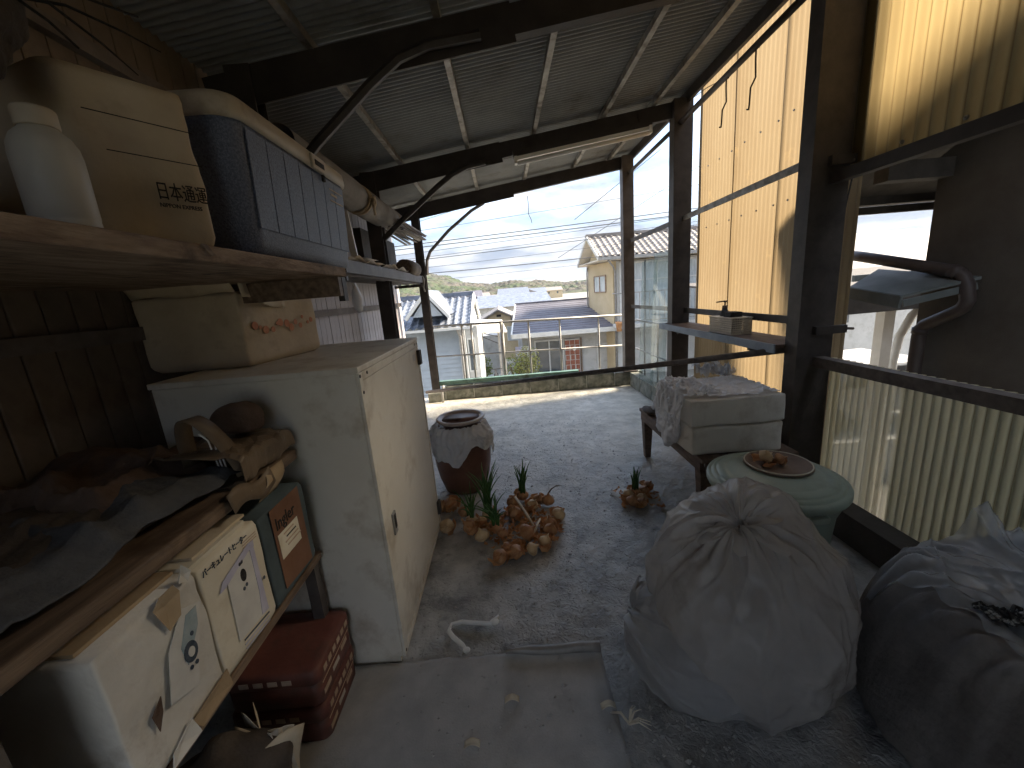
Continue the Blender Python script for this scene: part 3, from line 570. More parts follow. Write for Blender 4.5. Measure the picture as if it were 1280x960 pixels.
def t2(name, xa, ya, za, rows=9, pitch=.18):
    nx = int(6.7 / pitch) * 6 + 1
    def fn(u, v):
        k = v * rows; st = (k - math.floor(k)) if v < 1 else 1
        xl = xa + (2.85 - xa) * v; x = xl + u * (9.6 - xl)
        return Vector((x, ya + v * (13.3 - ya), za + v * (2.93 - za) + .03 * max(-.35, math.sin(2 * math.pi * (xl * 0 + u * 6.7) / pitch)) + .03 * (1 - st)))
    o = B().grid(fn, nx, rows * 5 + 1).build(name, 'tile_tan', h2); o['kind'] = 'stuff'
t2('roof_tiles', 2.90, 11.98, 2.19); t2('roof_tiles', 2.78, 14.6, 2.14)
B().add([(3.35, 12.5, 2.12), (3.1, 14.2, 2.12), (3.2, 13.3, 2.86)], [(0, 1, 2)]).build('gable', 'cream_wall', h2, solid=.04)
B().prism([(2.88, 12.0, 2.13), (2.84, 13.3, 2.86), (3.3, 13.3, 2.86), (3.4, 12.0, 2.13)], (0, 0, .02)).build('verge_soffit', 'soffit', h2)
B().prism([(2.77, 14.58, 2.08), (2.84, 13.3, 2.86), (3.3, 13.3, 2.86), (3.2, 14.58, 2.08)], (0, 0, .02)).build('verge_soffit', 'soffit', h2)
for a_, b_ in (((2.89, 11.98, 2.17), (2.84, 13.3, 2.93)), ((2.77, 14.6, 2.12), (2.84, 13.3, 2.93))): B().bar(a_, b_, .03, .11).build('verge_board', 'frame_white', h2)
B().bar((2.82, 13.3, 2.965), (9.6, 13.3, 2.965), .16, .09).build('ridge', 'tile_tan', h2)
wd_ = Vector((-.4, 1.7, 0)).normalized(); wn_ = Vector((-wd_.y, wd_.x, 0)); w0 = Vector((3.45, 12.5, 0))
def gwin(s0, s1, z0, z1):
    p = lambda s, z, o=.0: w0 + wd_ * s + wn_ * o + Vector((0, 0, z))
    w_ = B().prism([p(s0, z0, .004), p(s1, z0, .004), p(s1, z1, .004), p(s0, z1, .004)], wn_ * .01).build('window', 'pane_light', h2)
    f_ = B()
    for q_, r_ in (((s0, z0), (s1, z0)), ((s1, z0), (s1, z1)), ((s1, z1), (s0, z1)), ((s0, z1), (s0, z0)), (((s0 + s1) / 2, z0), ((s0 + s1) / 2, z1))): f_.bar(p(*q_, .02), p(*r_, .02), .035, .03, tuple(wn_))
    f_.build('frame', 'wood', w_)
gwin(.45, 1.25, 1.19, 1.70)
def window(par, x0, x1, y, z0, z1, nx, pane='pane', nz=1, fr='frame_white', face=-1, t=.05):
    p = B().box(x0, x1, y - .012, y - .004, z0, z1).build('window', pane, par)
    q = B()
    q.box(x0 - t, x1 + t, y - .05, y - .001, z0 - t, z0); q.box(x0 - t, x1 + t, y - .05, y - .001, z1, z1 + t)
    q.box(x0 - t, x0, y - .05, y - .001, z0, z1); q.box(x1, x1 + t, y - .05, y - .001, z0, z1)
    for i in range(1, nx):
        xx = x0 + (x1 - x0) * i / nx; q.box(xx - t * .45, xx + t * .45, y - .045, y - .0125, z0, z1)
    for i in range(1, nz):
        zz = z0 + (z1 - z0) * (.55 + .2 * i if nz == 2 else i / nz); q.box(x0, x1, y - .040, y - .0127, zz - t * .4, zz + t * .4)
    q.build('frame', fr, p); return p
for a_, b_ in ((3.68, 4.38), (4.44, 5.14), (5.3, 6.1), (6.16, 6.9)): window(h2, a_, b_, 12.47, .0, 1.98, 2, 'pane_light', 2)
B().tube([(3.20, 12.06, 2.10), (3.42, 12.40, 1.95), (3.50, 12.45, 1.8), (3.50, 12.45, -2.6)], .028, 8).build('downpipe', 'rail_pipe', h2, True)
B().tube([(3.02, 14.1, 2.08), (3.0, 14.15, 1.85), (3.0, 14.15, -2.6)], .028, 8).build('downpipe', 'rail_pipe', h2, True)
stand(h2, 1.5, (9.75, 19.95, -5.05))
bl = thing('balcony', 'grey barred balcony on the front of the two storey house', 'balcony', (5.5, 12.0, 0))
B().box(3.40, 8.5, 11.82, 12.46, .10, .20).build('floor', 'white_wall', bl)
for zz in (1.13, .30): B().bar((3.42, 11.84, zz), (8.5, 11.84, zz), .035, .035).build('rail', 'rail_pipe', bl)
x = 3.44
while x < 6.5:
    B().bar((x, 11.84, .32), (x, 11.84, 1.11), .022, .022, (0, 1, 0)).build('baluster', 'rail_pipe', bl); x += .15
B().tube([(3.42, 11.84, 1.13), (3.42, 12.46, 1.13)], .02, 6).build('rail', 'rail_pipe', bl)
stand(bl, 1.5, (8.25, 18.0, -.70))
fp = thing('planter', 'orange terracotta planter pot by the two storey house wall', 'planter', (3.45, 12.1, .1))
B().lathe([(.08, .02), (.11, .26), (.13, .27), (.13, .31), (.10, .31), (.08, .22)], (3.45, 11.9, 0), 14).build('pot', 'orange_roof', fp, True)
stand(fp, 1.5, (5.175, 18.15, -.55))

# ---- central single storey house with ribbed metal roof
hc = thing('bungalow', 'low white house with grey ribbed metal roof and dark sliding doors', 'house', (1.9, 14, GZ))
B().box(.55, 4.2, 13.0, 17.4, GZ, .02).build('wall', 'white_wall', hc)
rows = 15
def stepfn(u, v):
    k = v * rows; fr_ = k - math.floor(k) if v < 1 else 1
    xl_ = .20 + .28 * v; xr_ = 3.56 - .12 * v
    return Vector((xl_ + u * (xr_ - xl_), 12.4 + v * 2.6, .10 + v * .86 + .035 * (1 - fr_) + 0))
o = B().grid(stepfn, 2, rows * 6 + 1).build('roof', 'metal_roof', hc)
B().prism([(.5, 15.02, .94), (3.42, 15.02, .94), (3.6, 17.6, .05), (.24, 17.6, .05)], (0, 0, .03)).build('back_roof', 'metal_roof', hc)
B().bar((.47, 15.0, .985), (3.46, 15.0, .985), .16, .06).build('ridge', 'metal_roof', hc)
B().bar((.20, 12.38, .06), (3.57, 12.38, .06), .05, .14).build('fascia', 'frame_white', hc)
for xx, xy in ((.20, .48), (3.57, 3.45)): B().bar((xx, 12.38, .08), (xy, 15.0, .94), .05, .10).build('verge', 'frame_white', hc)
window(hc, .98, 1.86, 13.0, -2.3, -.24, 2, 'pane')
B().box(1.93, 2.42, 12.90, 12.998, -2.6, -.22).build('brick_pier', 'concrete', hc)
for j in range(14):
    for i in range(3):
        B().box(1.935 + i * .163 + (.0 if j % 2 else .02), 1.935 + i * .163 + .14, 12.885, 12.899, -2.55 + j * .165, -2.55 + j * .165 + .145).build('brick', 'brick', hc)
B().box(2.44, 2.50, 12.93, 12.998, -2.6, -.2).build('door_frame', 'wood_dark', hc)
window(hc, 3.05, 3.45, 13.0, -2.0, -.5, 1, 'white_wall')
lb = tag(B().lathe([(.03, -.62), (.07, -.58), (.07, -.48), (.03, -.44)], (3.30, 19.05, -.95), 12).build('porch_lamp', 'tube_white', smooth=True), 'small white porch lamp on the brick pier', 'lamp')
stand(hc, 1.5, (2.85, 21.0, -5.05))
# washing by the corner
for i, (cx_, m_) in enumerate(((.40, 'ink_lilac'), (.66, 'white_plastic'))):
    o = B().grid(lambda u, v: Vector((cx_ * 1.5 - .16 + u * .32, 19.0 + .03 * math.sin(u * 9), -1.15 - v * .6)), 8, 4).build('washing', m_, smooth=True, solid=.008)
    tag(o, ('lilac cloth hung under the eave of the low white house', 'pale cloth hung beside the lilac one under the eave')[i], 'laundry')

# ---- blue sided house on the left
hl = thing('blue_house', 'pale blue clapboard house with blue tiled gables, behind the left post', 'house', (-3, 15, GZ))
for j in range(22):
    z = GZ + j * .155
    B().add([(-5.5, 14.0, z), (-1.45, 14.0, z), (-1.45, 14.03, z + .152), (-5.5, 14.03, z + .152), (-5.5, 14.1, z), (-1.45, 14.1, z), (-1.45, 14.1, z + .152), (-5.5, 14.1, z + .152)],
            [(0, 1, 2, 3), (1, 5, 6, 2), (0, 4, 5, 1), (2, 6, 7, 3)]).build('clapboard', 'siding_blue', hl)
B().box(-5.5, -1.46, 14.11, 19, GZ, .52).build('wall', 'siding_blue', hl)
B().box(-1.62, -1.40, 13.9, 13.998, GZ, .50).build('corner_board', 'frame_white', hl)
tile_roof('roof_tiles', hl, -5.6, -1.12, 13.45, .40, 16.0, 1.42, 'tile_blue', .25, 9)
tile_roof('roof_tiles', hl, -5.6, -1.12, 18.6, .40, 16.0, 1.42, 'tile_blue', .25, 9)
B().bar((-5.6, 16.0, 1.50), (-1.1, 16.0, 1.50), .22, .16).build('ridge', 'tile_blue', hl)
for a, b in (((-1.10, 13.42, .42), (-1.10, 16.0, 1.45)), ((-1.10, 18.6, .42), (-1.10, 16.0, 1.45))): B().bar(a, b, .07, .16).build('verge_board', 'frame_white', hl)
B().add([(-1.22, 13.6, .42), (-1.22, 18.4, .42), (-1.22, 16.0, 1.34)], [(0, 1, 2)]).build('gable', 'siding_blue', hl, solid=.05)
B().bar((-5.6, 13.40, .38), (-1.12, 13.40, .38), .10, .08).build('gutter', 'frame_white', hl)
# front dormer gable
B().add([(-3.0, 13.3, .85), (-2.0, 13.3, .85), (-2.48, 13.3, 1.50), (-3.0, 16, .85), (-2.0, 16, .85), (-2.48, 16, 1.50)], [(0, 1, 2), (0, 2, 5, 3), (1, 4, 5, 2)]).build('dormer', 'siding_blue', hl)
for a, b in (((-3.2, 13.2, .80), (-2.46, 13.2, 1.62)), ((-1.78, 13.2, .80), (-2.46, 13.2, 1.62))): B().bar(a, b, .10, .14, (0, 1, 0)).build('dormer_verge', 'frame_white', hl)
B().prism([(-3.2, 13.2, .86), (-2.46, 13.2, 1.68), (-2.46, 16, 1.68), (-3.2, 16, .86)], (0, 0, .03)).build('dormer_roof', 'tile_blue', hl)
B().prism([(-1.78, 13.2, .86), (-2.46, 13.2, 1.68), (-2.46, 16, 1.68), (-1.78, 16, .86)], (0, 0, .03)).build('dormer_roof', 'tile_blue', hl)
B().tube([(-1.6, 13.42, .36), (-1.58, 13.6, .2), (-1.55, 13.85, .05), (-1.55, 13.86, -2.6)], .04, 8).build('downpipe', 'rail_pipe', hl, True)
window(hl, -1.36, -1.16, 14.6, -1.3, -.15, 1, 'pane')
B().box(-1.46, -1.0, 14.61, 18, GZ, .35).build('side_wing', 'white_wall', hl)

# ---- cream gabled house further back
hg = thing('gabled_house', 'small cream gabled house in the middle distance between the two nearer roofs', 'house', (-.6, 28, GZ))
B().add([(-1.75, 26, GZ), (1.1, 26, GZ), (1.1, 26, -.45), (-.33, 26, .28), (-1.75, 26, -.45), (-1.75, 33, GZ), (1.1, 33, GZ), (1.1, 33, -.45), (-.33, 33, .28), (-1.75, 33, -.45)],
        [(0, 1, 2, 3, 4), (5, 9, 8, 7, 6), (0, 4, 9, 5), (1, 6, 7, 2)]).build('wall', 'cream_wall', hg)
for a, b in (((-2.15, -.58), (-.33, .36)), ((1.5, -.58), (-.33, .36))):
    B().prism([(a[0], 25.6, a[1]), (b[0], 25.6, b[1]), (b[0], 33.3, b[1]), (a[0], 33.3, a[1])], (0, 0, .10)).build('roof', 'tile_tan', hg)
B().box(-.45, -.15, 25.97, 25.995, -.05, .10).build('vent', 'ink', hg)
window(hg, -.9, -.2, 26.0, -1.6, -.75, 2, 'pane_light')
window(hg, .2, .8, 26.0, -1.6, -.75, 2, 'pane_light')

# ---- white carport roof with posts in front of it
cp = thing('carport', 'pale flat carport roof on slim posts in the yard below the terrace', 'carport', (-1.2, 18, GZ))
B().prism([(-2.5, 17.2, -.10), (.1, 17.2, -.26), (-.1, 20.8, .05), (-1.6, 20.8, .16)], (0, 0, .05)).build('roof', 'soffit', cp)
for xx in (-2.1, -.28): B().bar((xx, 17.6, GZ), (xx, 17.6, -.22), .09, .09, (0, 1, 0)).build('post', 'rail_pipe', cp)
for a, b in (((-1.3, 17.6, -.25), (-.3, 17.6, -.75)), ((-1.0, 17.6, -.22), (-.3, 17.6, -.45))): B().bar(a, b, .03, .03).build('strut', 'steel', cp)
tag(B().box(-1.35, -.15, 21.5, 24.0, GZ, -.75).build('garden_shed', 'white_wall'), 'white windowless shed standing under the carport roof', 'shed')
# moped and utility bits in the yard
mo = thing('scooter', 'small dark parked scooter beside the carport post', 'scooter', (-.55, 17.3, GZ))
for d in (-.45, .45): B().tube([(-.57, 17.3 + d, GZ + .25), (-.49, 17.3 + d, GZ + .25)], .25, 16).build('wheel', 'ink', mo)
B().cbox(-.66, -.42, 16.95, 17.65, GZ + .3, GZ + .65, .06).build('body', 'cloth_slate', mo)
B().cbox(-.64, -.44, 17.2, 17.75, GZ + .66, GZ + .80, .05).build('seat', 'ink', mo)
B().bar((-.53, 16.9, GZ + .3), (-.53, 17.0, GZ + 1.1), .10, .05, (0, 1, 0)).build('front_shield', 'cloth_slate', mo)
B().tube([(-.82, 17.02, GZ + 1.12), (-.24, 17.02, GZ + 1.12)], .02, 6).build('handlebar', 'ink', mo)
struct(B().box(-3.2, .5, 15.5, 26, GZ + .02, GZ + .06).build('yard', 'concrete'))

# ---- shrubs
MT['leaf'] = M('shrub_leaf', (.09, .13, .03), (.20, .24, .06), 4, .6, trans=.25)
MT['leaf2'] = M('yellow_green_leaf', (.16, .18, .05), (.32, .31, .11), 4, .6, trans=.25)
MT['bark'] = M('bark', (.08, .06, .045), (.15, .12, .09), 9, .9, .4, 30)
def shrub(label, c, rx, rz_, n, leaf, seed):
    rnd = random.Random(seed); p = thing('shrub', label, 'shrub', c, 'shrubs in the yard below'); c = Vector(c)
    st = B()
    for i in range(7):
        a = rnd.uniform(0, 6.28); st.tube([c, c + Vector((math.cos(a) * rx * .3, math.sin(a) * rx * .3, rz_ * .7)), c + Vector((math.cos(a) * rx * .7, math.sin(a) * rx * .7, rz_ * 1.3))], [.03, .02, .008], 5)
    st.build('stem', 'bark', p)
    lf = B()
    for i in range(n):
        d = Vector((rnd.gauss(0, 1), rnd.gauss(0, 1), rnd.gauss(0, 1))).normalized() * (rnd.random() ** .45)
        q = c + Vector((d.x * rx, d.y * rx, rz_ * .95 + d.z * rz_)); q += Vector(noise.noise_vector(q * 2.5)) * .18
        e = Vector((rnd.gauss(0, 1), rnd.gauss(0, 1), rnd.gauss(0, .6))).normalized() * rnd.uniform(.05, .10); f = e.orthogonal().normalized() * e.length * .5
        lf.add([q, q + e * .5 + f, q + e, q + e * .5 - f], [(0, 1, 2, 3)])
    o = lf.build('crown', leaf, p); o['kind'] = 'stuff'
shrub('dark leafy shrub under the carport by the left rail', (-1.25, 18.6, GZ), .55, .75, 1500, 'leaf', 1)
shrub('yellow green shrub beside the dark sliding doors', (.95, 18.2, GZ), .65, .95, 1500, 'leaf2', 2)
shrub('straggly bare twigged shrub at the left of the yellow green one', (.35, 18.0, GZ), .50, .9, 350, 'leaf', 3)

# ---- more roofs of the town, one house each
rt_ = random.Random(11)
def far_house(label, x, y, wd, dp_, z0, h, rh, wallm, roofm, turn=0):
    p = thing('distant_house', label, 'house', (x, y, z0), 'houses of the town below the hills')
    q = B(); q.box(x - wd / 2, x + wd / 2, y, y + dp_, z0, z0 + h); q.build('wall', wallm, p)
    r = B()
    if turn: r.add([(x - wd / 2 - .4, y - .4, z0 + h), (x + wd / 2 + .4, y - .4, z0 + h), (x, y - .4, z0 + h + rh), (x - wd / 2 - .4, y + dp_ + .4, z0 + h), (x + wd / 2 + .4, y + dp_ + .4, z0 + h), (x, y + dp_ + .4, z0 + h + rh)], [(0, 1, 2), (3, 5, 4), (0, 2, 5, 3), (1, 4, 5, 2), (0, 3, 4, 1)])
    else: r.add([(x - wd / 2 - .4, y - .4, z0 + h), (x + wd / 2 + .4, y - .4, z0 + h), (x + wd / 2 + .4, y + dp_ + .4, z0 + h), (x - wd / 2 - .4, y + dp_ + .4, z0 + h), (x - wd / 2, y + dp_ / 2, z0 + h + rh), (x + wd / 2, y + dp_ / 2, z0 + h + rh)], [(0, 1, 5, 4), (2, 3, 4, 5), (1, 2, 5), (3, 0, 4), (0, 3, 2, 1)])
    r.build('roof', roofm, p)
    for i in range(2):
        xx = x - wd * .28 + i * wd * .5; B().box(xx - .45, xx + .45, y - .03, y - .005, z0 + h - 1.6, z0 + h - .6).build('window', 'pane', p)
spec = [('blue roofed distant house at the left foot of the hills', -6.5, 60, 7, 6, 'white_wall', 'tile_blue', 0), ('grey roofed distant house right of the blue one', -3.2, 52, 6, 6, 'cream_wall', 'metal_roof', 1),
        ('wide blue metal roofed house behind the cream gable', 1.2, 44, 8, 7, 'white_wall', 'tile_blue', 0), ('white walled distant house in line with the carport', -4.8, 85, 8, 6, 'white_wall', 'tile_tan', 0),
        ('distant house with tan roof in the gap of roofs', -1.0, 75, 7, 6, 'cream_wall', 'tile_tan', 1), ('farthest pale house under the dark wooded hill', 3.5, 120, 9, 7, 'white_wall', 'tile_blue', 0),
        ('pale distant house left under the hill slope', -9.5, 110, 8, 7, 'white_wall', 'metal_roof', 0), ('tiny white house at the middle of the valley', 10, 170, 9, 7, 'white_wall', 'tile_tan', 1),
        ('tiny blue roofed house beside the bungalow ridge', 16, 190, 10, 8, 'white_wall', 'tile_blue', 0), ('tiny cream house near the two storey house corner', 27, 210, 9, 7, 'cream_wall', 'tile_tan', 0),
        ('tiny house far left at the valley edge', -22, 200, 10, 8, 'white_wall', 'tile_blue', 1), ('tiny tan roofed house far left of centre', -12, 230, 10, 8, 'cream_wall', 'tile_tan', 0)]
for lab, x, y, wd, dp_, wm, rm, tn in spec: far_house(lab, x, y, wd, dp_, GZ - .1, 3.0 if y < 100 else 4.0, 1.3 if y < 100 else 1.8, wm, rm, tn)
# houses glimpsed through the opening on the right
far_house('orange roofed house glimpsed through the right opening', 17.5, 16.5, 7, 6, GZ - .1, 3.9, 1.5, 'cream_wall', 'orange_roof', 0)
far_house('white house with pale roof glimpsed behind the downpipe', 13.2, 13.5, 6.5, 5, GZ - .1, 4.1, 1.5, 'white_wall', 'tile_tan', 0)

# ---- hills
MT['forest'] = M('winter_woodland', (.028, .028, .022), (.085, .072, .056), .09, .95, .0, 1, c3=(.035, .05, .02), s3=.012, lo3=.46, hi3=.58, detail=9)
MT['far_forest'] = M('far_blue_ridge', (.09, .10, .085), (.14, .145, .12), .01, .95, .0, 1)
def hill(name, y0, y1, x0, x1, prof, mat, nx, ny, lump, ls):
    def fn(u, v):
        x = x0 + u * (x1 - x0); y = y0 + v * (y1 - y0)
        s = math.sin(min(1, v * 1.0) * math.pi / 2) ** 1.1
        h = prof(x) * s
        return Vector((x, y, GZ - 1 + h + (lump * (noise.noise(Vector((x, y, 0)) * ls) + .7 * noise.noise(Vector((x, y, 5)) * ls * 2.3)) + lump * 2.2 * noise.noise(Vector((x, y, 9)) * ls * .22)) * min(1, v * 6)))
    struct(B().grid(fn, nx, ny).build(name, mat, smooth=False))
def lerp_prof(pts):
    def f(x):
        if x <= pts[0][0]: return pts[0][1]
        for (a, b), (c, d) in zip(pts, pts[1:]):
            if x <= c: t = (x - a) / (c - a); t = t * t * (3 - 2 * t); return b + (d - b) * t
        return pts[-1][1]
    return f
hill('hills', 330, 900, -420, 330, lerp_prof([(-420, 70), (-160, 58), (-115, 47), (-64, 29), (-29, 25), (25, 26), (60, 21), (110, 14), (330, 26)]), 'forest', 420, 190, 3.2, .10)
hill('mountains', 2600, 4200, -2500, 3600, lerp_prof([(-2500, 110), (-300, 80), (190, 100), (320, 112), (430, 100), (590, 82), (870, 112), (1500, 120), (3600, 125)]), 'far_forest', 260, 40, 9, .012)

# ---- overhead cables
MT['cable'] = M('cable_black', (.06, .06, .065), (.10, .10, .105), 6, .6)
def cable(label, a, b, r, sag=.12):
    a = Vector(a); b = Vector(b); d = b - a; a = a - d * .9 * (sag > 0); b = b + d * .9
    pts = [a.lerp(b, t / 24) - Vector((0, 0, sag * (1 - (2 * t / 24 - 1) ** 2) - sag * .8)) for t in range(25)]
    o = B().tube(pts, r, 5).build('overhead_cable', 'cable', smooth=True); tag(o, label, 'cable', 'overhead cables crossing the sky'); base_at(o, pts[0]); return o
cable('topmost overhead cable, cutting the sky just below the far roof beam', (-2.37, 16, 4.40), (.71, 16, 5.12), .008)
cable('second overhead cable from the top, thin and slanting upward right', (-2.27, 16, 4.01), (5.2, 16, 4.59), .008)
for k in range(2): cable(('upper strand of the thick twisted cable pair', 'lower strand of the thick twisted cable pair')[k], (-2.49, 16 + .02 * k, 3.52 - .13 * k), (7.18, 16, 3.96 - .16 * k), .016)
cable('thin overhead cable next below the thick twisted pair', (-2.21, 16, 3.22), (6.11, 16, 3.70), .008)
cable('thin overhead cable second below the thick twisted pair', (-2.3, 16, 3.02), (6.0, 16, 3.42), .008)
cable('dark overhead cable in the middle of the sky above the tiled ridge', (-2.5, 15, 2.83), (5.0, 15, 3.15), .012)
cable('thin overhead cable just above the lowest dark one', (-2.56, 16, 2.62), (4.9, 16, 2.93), .007)
cable('dark overhead cable, lowest thick one, level with the far eave', (-2.6, 15, 2.33), (3.2, 15, 2.43), .014)
cable('faint lowest overhead cable just above the hills', (-2.7, 16, 2.12), (4.2, 16, 2.30), .006)
cable('diagonal overhead cable running up to the corner post', (2.62, 14, 3.60), (4.16, 14, 4.63), .010, 0)
cable('diagonal service cable rising rightwards from the lowest cable', (2.0, 14, 2.42), (6.39, 14, 4.74), .008, 0)
pipe1('cable', 'short loose wire dangling against the sky below the far beam', [(.44, 5.6, 2.62), (.45, 5.6, 2.48), (.44, 5.6, 2.40), (.47, 5.6, 2.33), (.48, 5.6, 2.28)], .004, 'ink', 'cable', 5)
# ================================================================ LEFT SIDE: shelves and what stands on them
# upper plank shelf
us = thing('plank_shelf', 'rough timber plank shelf at head height on the left', 'shelf', (-1.0, .6, 1.51))
for i, (a, b) in enumerate(((-.60, -.80), (-.804, -1.08), (-1.084, -1.375))):
    B().box(b, a, -.9, 1.625, 1.512 + .002 * i, 1.546 - .001 * i).build('plank', 'wood', us, bevel=.003)
B().box(-1.37, -.61, 1.56, 1.62, 1.44, 1.511).build('bearer', 'wood_dark', us)
B().box(-1.37, -.64, .30, .36, 1.44, 1.511).build('bearer', 'wood_dark', us)
B().box(-.63, -.608, 1.59, 1.628, 1.42, 1.511).build('end_strap', 'steel', us)
B().add([(-.599, .86, 1.546), (-.599, .875, 1.546), (-.592, .885, 1.525), (-.592, .873, 1.522)], [(0, 1, 2, 3)]).build('split', 'wood_dark', us, solid=.004)
for yy, xx in ((.33, -1.30), (1.60, -1.33)): B().box(xx - .03, xx + .03, yy - .025, yy + .025, 1.21 if yy > 1 else 0, 1.439).build('leg', 'wood_dark', us)

# second steel rack shelf further back
rk = thing('steel_rack', 'grey steel rack shelf beyond the plank shelf, loaded with logs and paper', 'shelf', (-1.18, 4.0, 1.6))
B().box(-1.012, -1.0, 2.72, 5.32, 1.615, 1.70).build('front_edge', 'steel_grey', rk)
B().box(-1.36, -1.013, 2.72, 5.32, 1.655, 1.668).build('deck', 'bench', rk)
for xx in (-1.30, -1.20, -1.11, -1.05): B().box(xx - .012, xx + .012, 2.72, 5.32, 1.60, 1.654).build('runner', 'steel_grey', rk)
for yy in (2.75, 5.28): B().box(-1.36, -1.013, yy - .02, yy + .02, 1.565, 1.599).build('cross_bar', 'steel', rk)
B().tube([(-1.0, 5.30, 1.70), (-.985, 5.30, 1.66), (-.99, 5.29, 1.60), (-1.0, 5.29, 1.56), (-.985, 5.30, 1.5)], .012, 6).build('hook_end', 'galv', rk, True)

# old carton with lettering
ct = thing('carton', 'tall rounded old removal carton with black lettering on the plank shelf', 'carton', (-.84, .88, 1.548))
def softbox(c0, c1, c2, c3, z0, z1, seed, amp=.006, rnd=.02, top_in=.0, n=22):
    """upright soft carton: four floor corners, rounded edges, gentle dents"""
    cs = [Vector(c) for c in (c0, c1, c2, c3)]
    per = []
    for i in range(4):
        a = cs[i]; b = cs[(i + 1) % 4]; L = (b - a).length; d = (b - a) / L
        r = rnd
        p = cs[i - 1]; dp_ = (a - p).normalized()
        for k in range(5):
            t = k / 4; q0 = a - dp_ * r; q2 = a + d * r; per.append(q0 * (1 - t) ** 2 + a * 2 * t * (1 - t) + q2 * t * t)
        for k in range(1, 12): per.append((a + d * r).lerp(b - d * r, k / 12))
    cx = sum((c.x for c in cs)) / 4; cy = sum((c.y for c in cs)) / 4
    b_ = B(); m = len(per); vs = []; fs = []
    for j in range(n):
        v = j / (n - 1); z = z0 + v * (z1 - z0)
        e = 0
        if v < .10: e = .10 - v
        elif v > .94: e = v - .94
        sc = 1 - e * e * 8 - top_in * v
        for p in per:
            q = Vector((cx + (p.x - cx) * sc, cy + (p.y - cy) * sc, z)); nn = Vector((p.x - cx, p.y - cy, 0)).normalized()
            vs.append(q + nn * amp * fbm((q.x * 7 + seed, q.y * 7, q.z * 7)))
    for j in range(n - 1):
        for i in range(m): fs.append((j * m + i, j * m + (i + 1) % m, (j + 1) * m + (i + 1) % m, (j + 1) * m + i))
    fs.append(tuple(range(m - 1, -1, -1))); fs.append(tuple(range((n - 1) * m, n * m)))
    return b_.add(vs, fs)
P0 = Vector((-.760, .815)); P1 = Vector((-.640, .995))
softbox(P0, P1, (-.96, 1.06), (-1.06, .90), 1.548, 1.868, 3, .010, .03, .03).build('body', 'carton_pale', ct, True)
fd = Vector((P1.x - P0.x, P1.y - P0.y, 0)).normalized(); fn_ = Vector((fd.y, -fd.x, 0))
def onface(s, z, o=.014): return Vector((P0.x, P0.y, 0)) + fd * s + fn_ * o + Vector((0, 0, z))
text_part('lettering', '日本通運', ct, onface(.108, 1.648, .0140), fd + Vector((0, 0, -.0)), (0, 0, 1), .038, 'ink', .001, .60)
text_part('lettering', 'NIPPON EXPRESS', ct, onface(.109, 1.630, .0140), fd, (0, 0, 1), .0115, 'ink', .001, .85)
for z, s0, s1 in ((1.79, .03, .20), (1.725, .05, .205)):
    B().tube([onface(s0 + (s1 - s0) * t / 10, z, .0085) for t in range(11)], .0011, 4).build('printed_line', 'ink', ct)
# flaps and dead stalks on the carton
for i, pts in enumerate((((-.74, .79, 1.93), (-.70, .82, 1.935), (-.64, .85, 1.91), (-.60, .88, 1.89)), ((-.75, .77, 1.93), (-.70, .79, 1.92), (-.655, .82, 1.875), (-.63, .85, 1.84)), ((-.74, .77, 1.925), (-.70, .78, 1.89), (-.68, .80, 1.86)), ((-.76, .78, 1.95), (-.70, .84, 1.965), (-.64, .90, 1.96)))):
    o = B().tube(pts, [.003, .0025, .002, .001][:len(pts)], 5).build('dry_stalk', 'ink', smooth=True)
    tag(o, ('long dark dry stalk arching right over the carton top', 'dark dry stalk hanging down the carton front, the longest', 'short dark dry stalk at the left of the carton front', 'thin dark stalk poking back towards the wall above the carton')[i], 'stalk'); base_at(o, pts[0])

# white bottle, brown box behind it, dark garment and cloth above
bt = thing('plastic_bottle', 'milky white plastic bottle with screw cap at the left end of the plank shelf', 'bottle', (-.665, .655, 1.548))
bc = (-.685, .695, 0)
B().lathe([(.036, 1.548), (.041, 1.552), (.0405, 1.564), (.0395, 1.566), (.041, 1.569), (.041, 1.66), (.0405, 1.662), (.039, 1.675), (.033, 1.688), (.024, 1.697), (.022, 1.70)], bc, 28).build('body', 'white_plastic', bt, True)
B().lathe([(.024, 1.700), (.025, 1.702), (.025, 1.724), (.023, 1.727)], bc, 22).build('cap', 'cooler_lid', bt, True)
o = softbox((-.74, .50), (-.74, .615), (-1.1, .66), (-1.1, .54), 1.548, 1.70, 9, .004, .008).build('brown_carton', 'carton', smooth=True); tag(o, 'small brown carton partly hidden left of the white bottle', 'carton')
o = softbox((-1.03, .70), (-1.03, .74), (-1.2, .74), (-1.2, .70), 1.548, 1.66, 5, .004, .008)
def lumpy(c, r, seed, amp, fold=0, fdir=(1, 0, 0), sub=5, flat=None, stretch=3.0, freq=3.0):
    bm = bmesh.new(); bmesh.ops.create_icosphere(bm, subdivisions=sub, radius=1)
    c = Vector(c); fdir = Vector(fdir); q = B(); vs = []
    for v in bm.verts:
        d = v.co.normalized(); p = Vector((d.x * r[0], d.y * r[1], d.z * r[2]))
        k = fbm((p.x * freq + seed, p.y * freq, p.z * freq)) * amp
        k += fold * math.sin(p.dot(fdir) * 60 / stretch + 4 * fbm((p.x * 4 + seed, p.y * 4, p.z * 4)))
        p = p + d * k + c
        if flat is not None and p.z < flat: p.z = flat + (p.z - flat) * .02
        vs.append(p)
    bm.verts.index_update(); q.add(vs, [[v.index for v in f.verts] for f in bm.faces]); bm.free(); return q
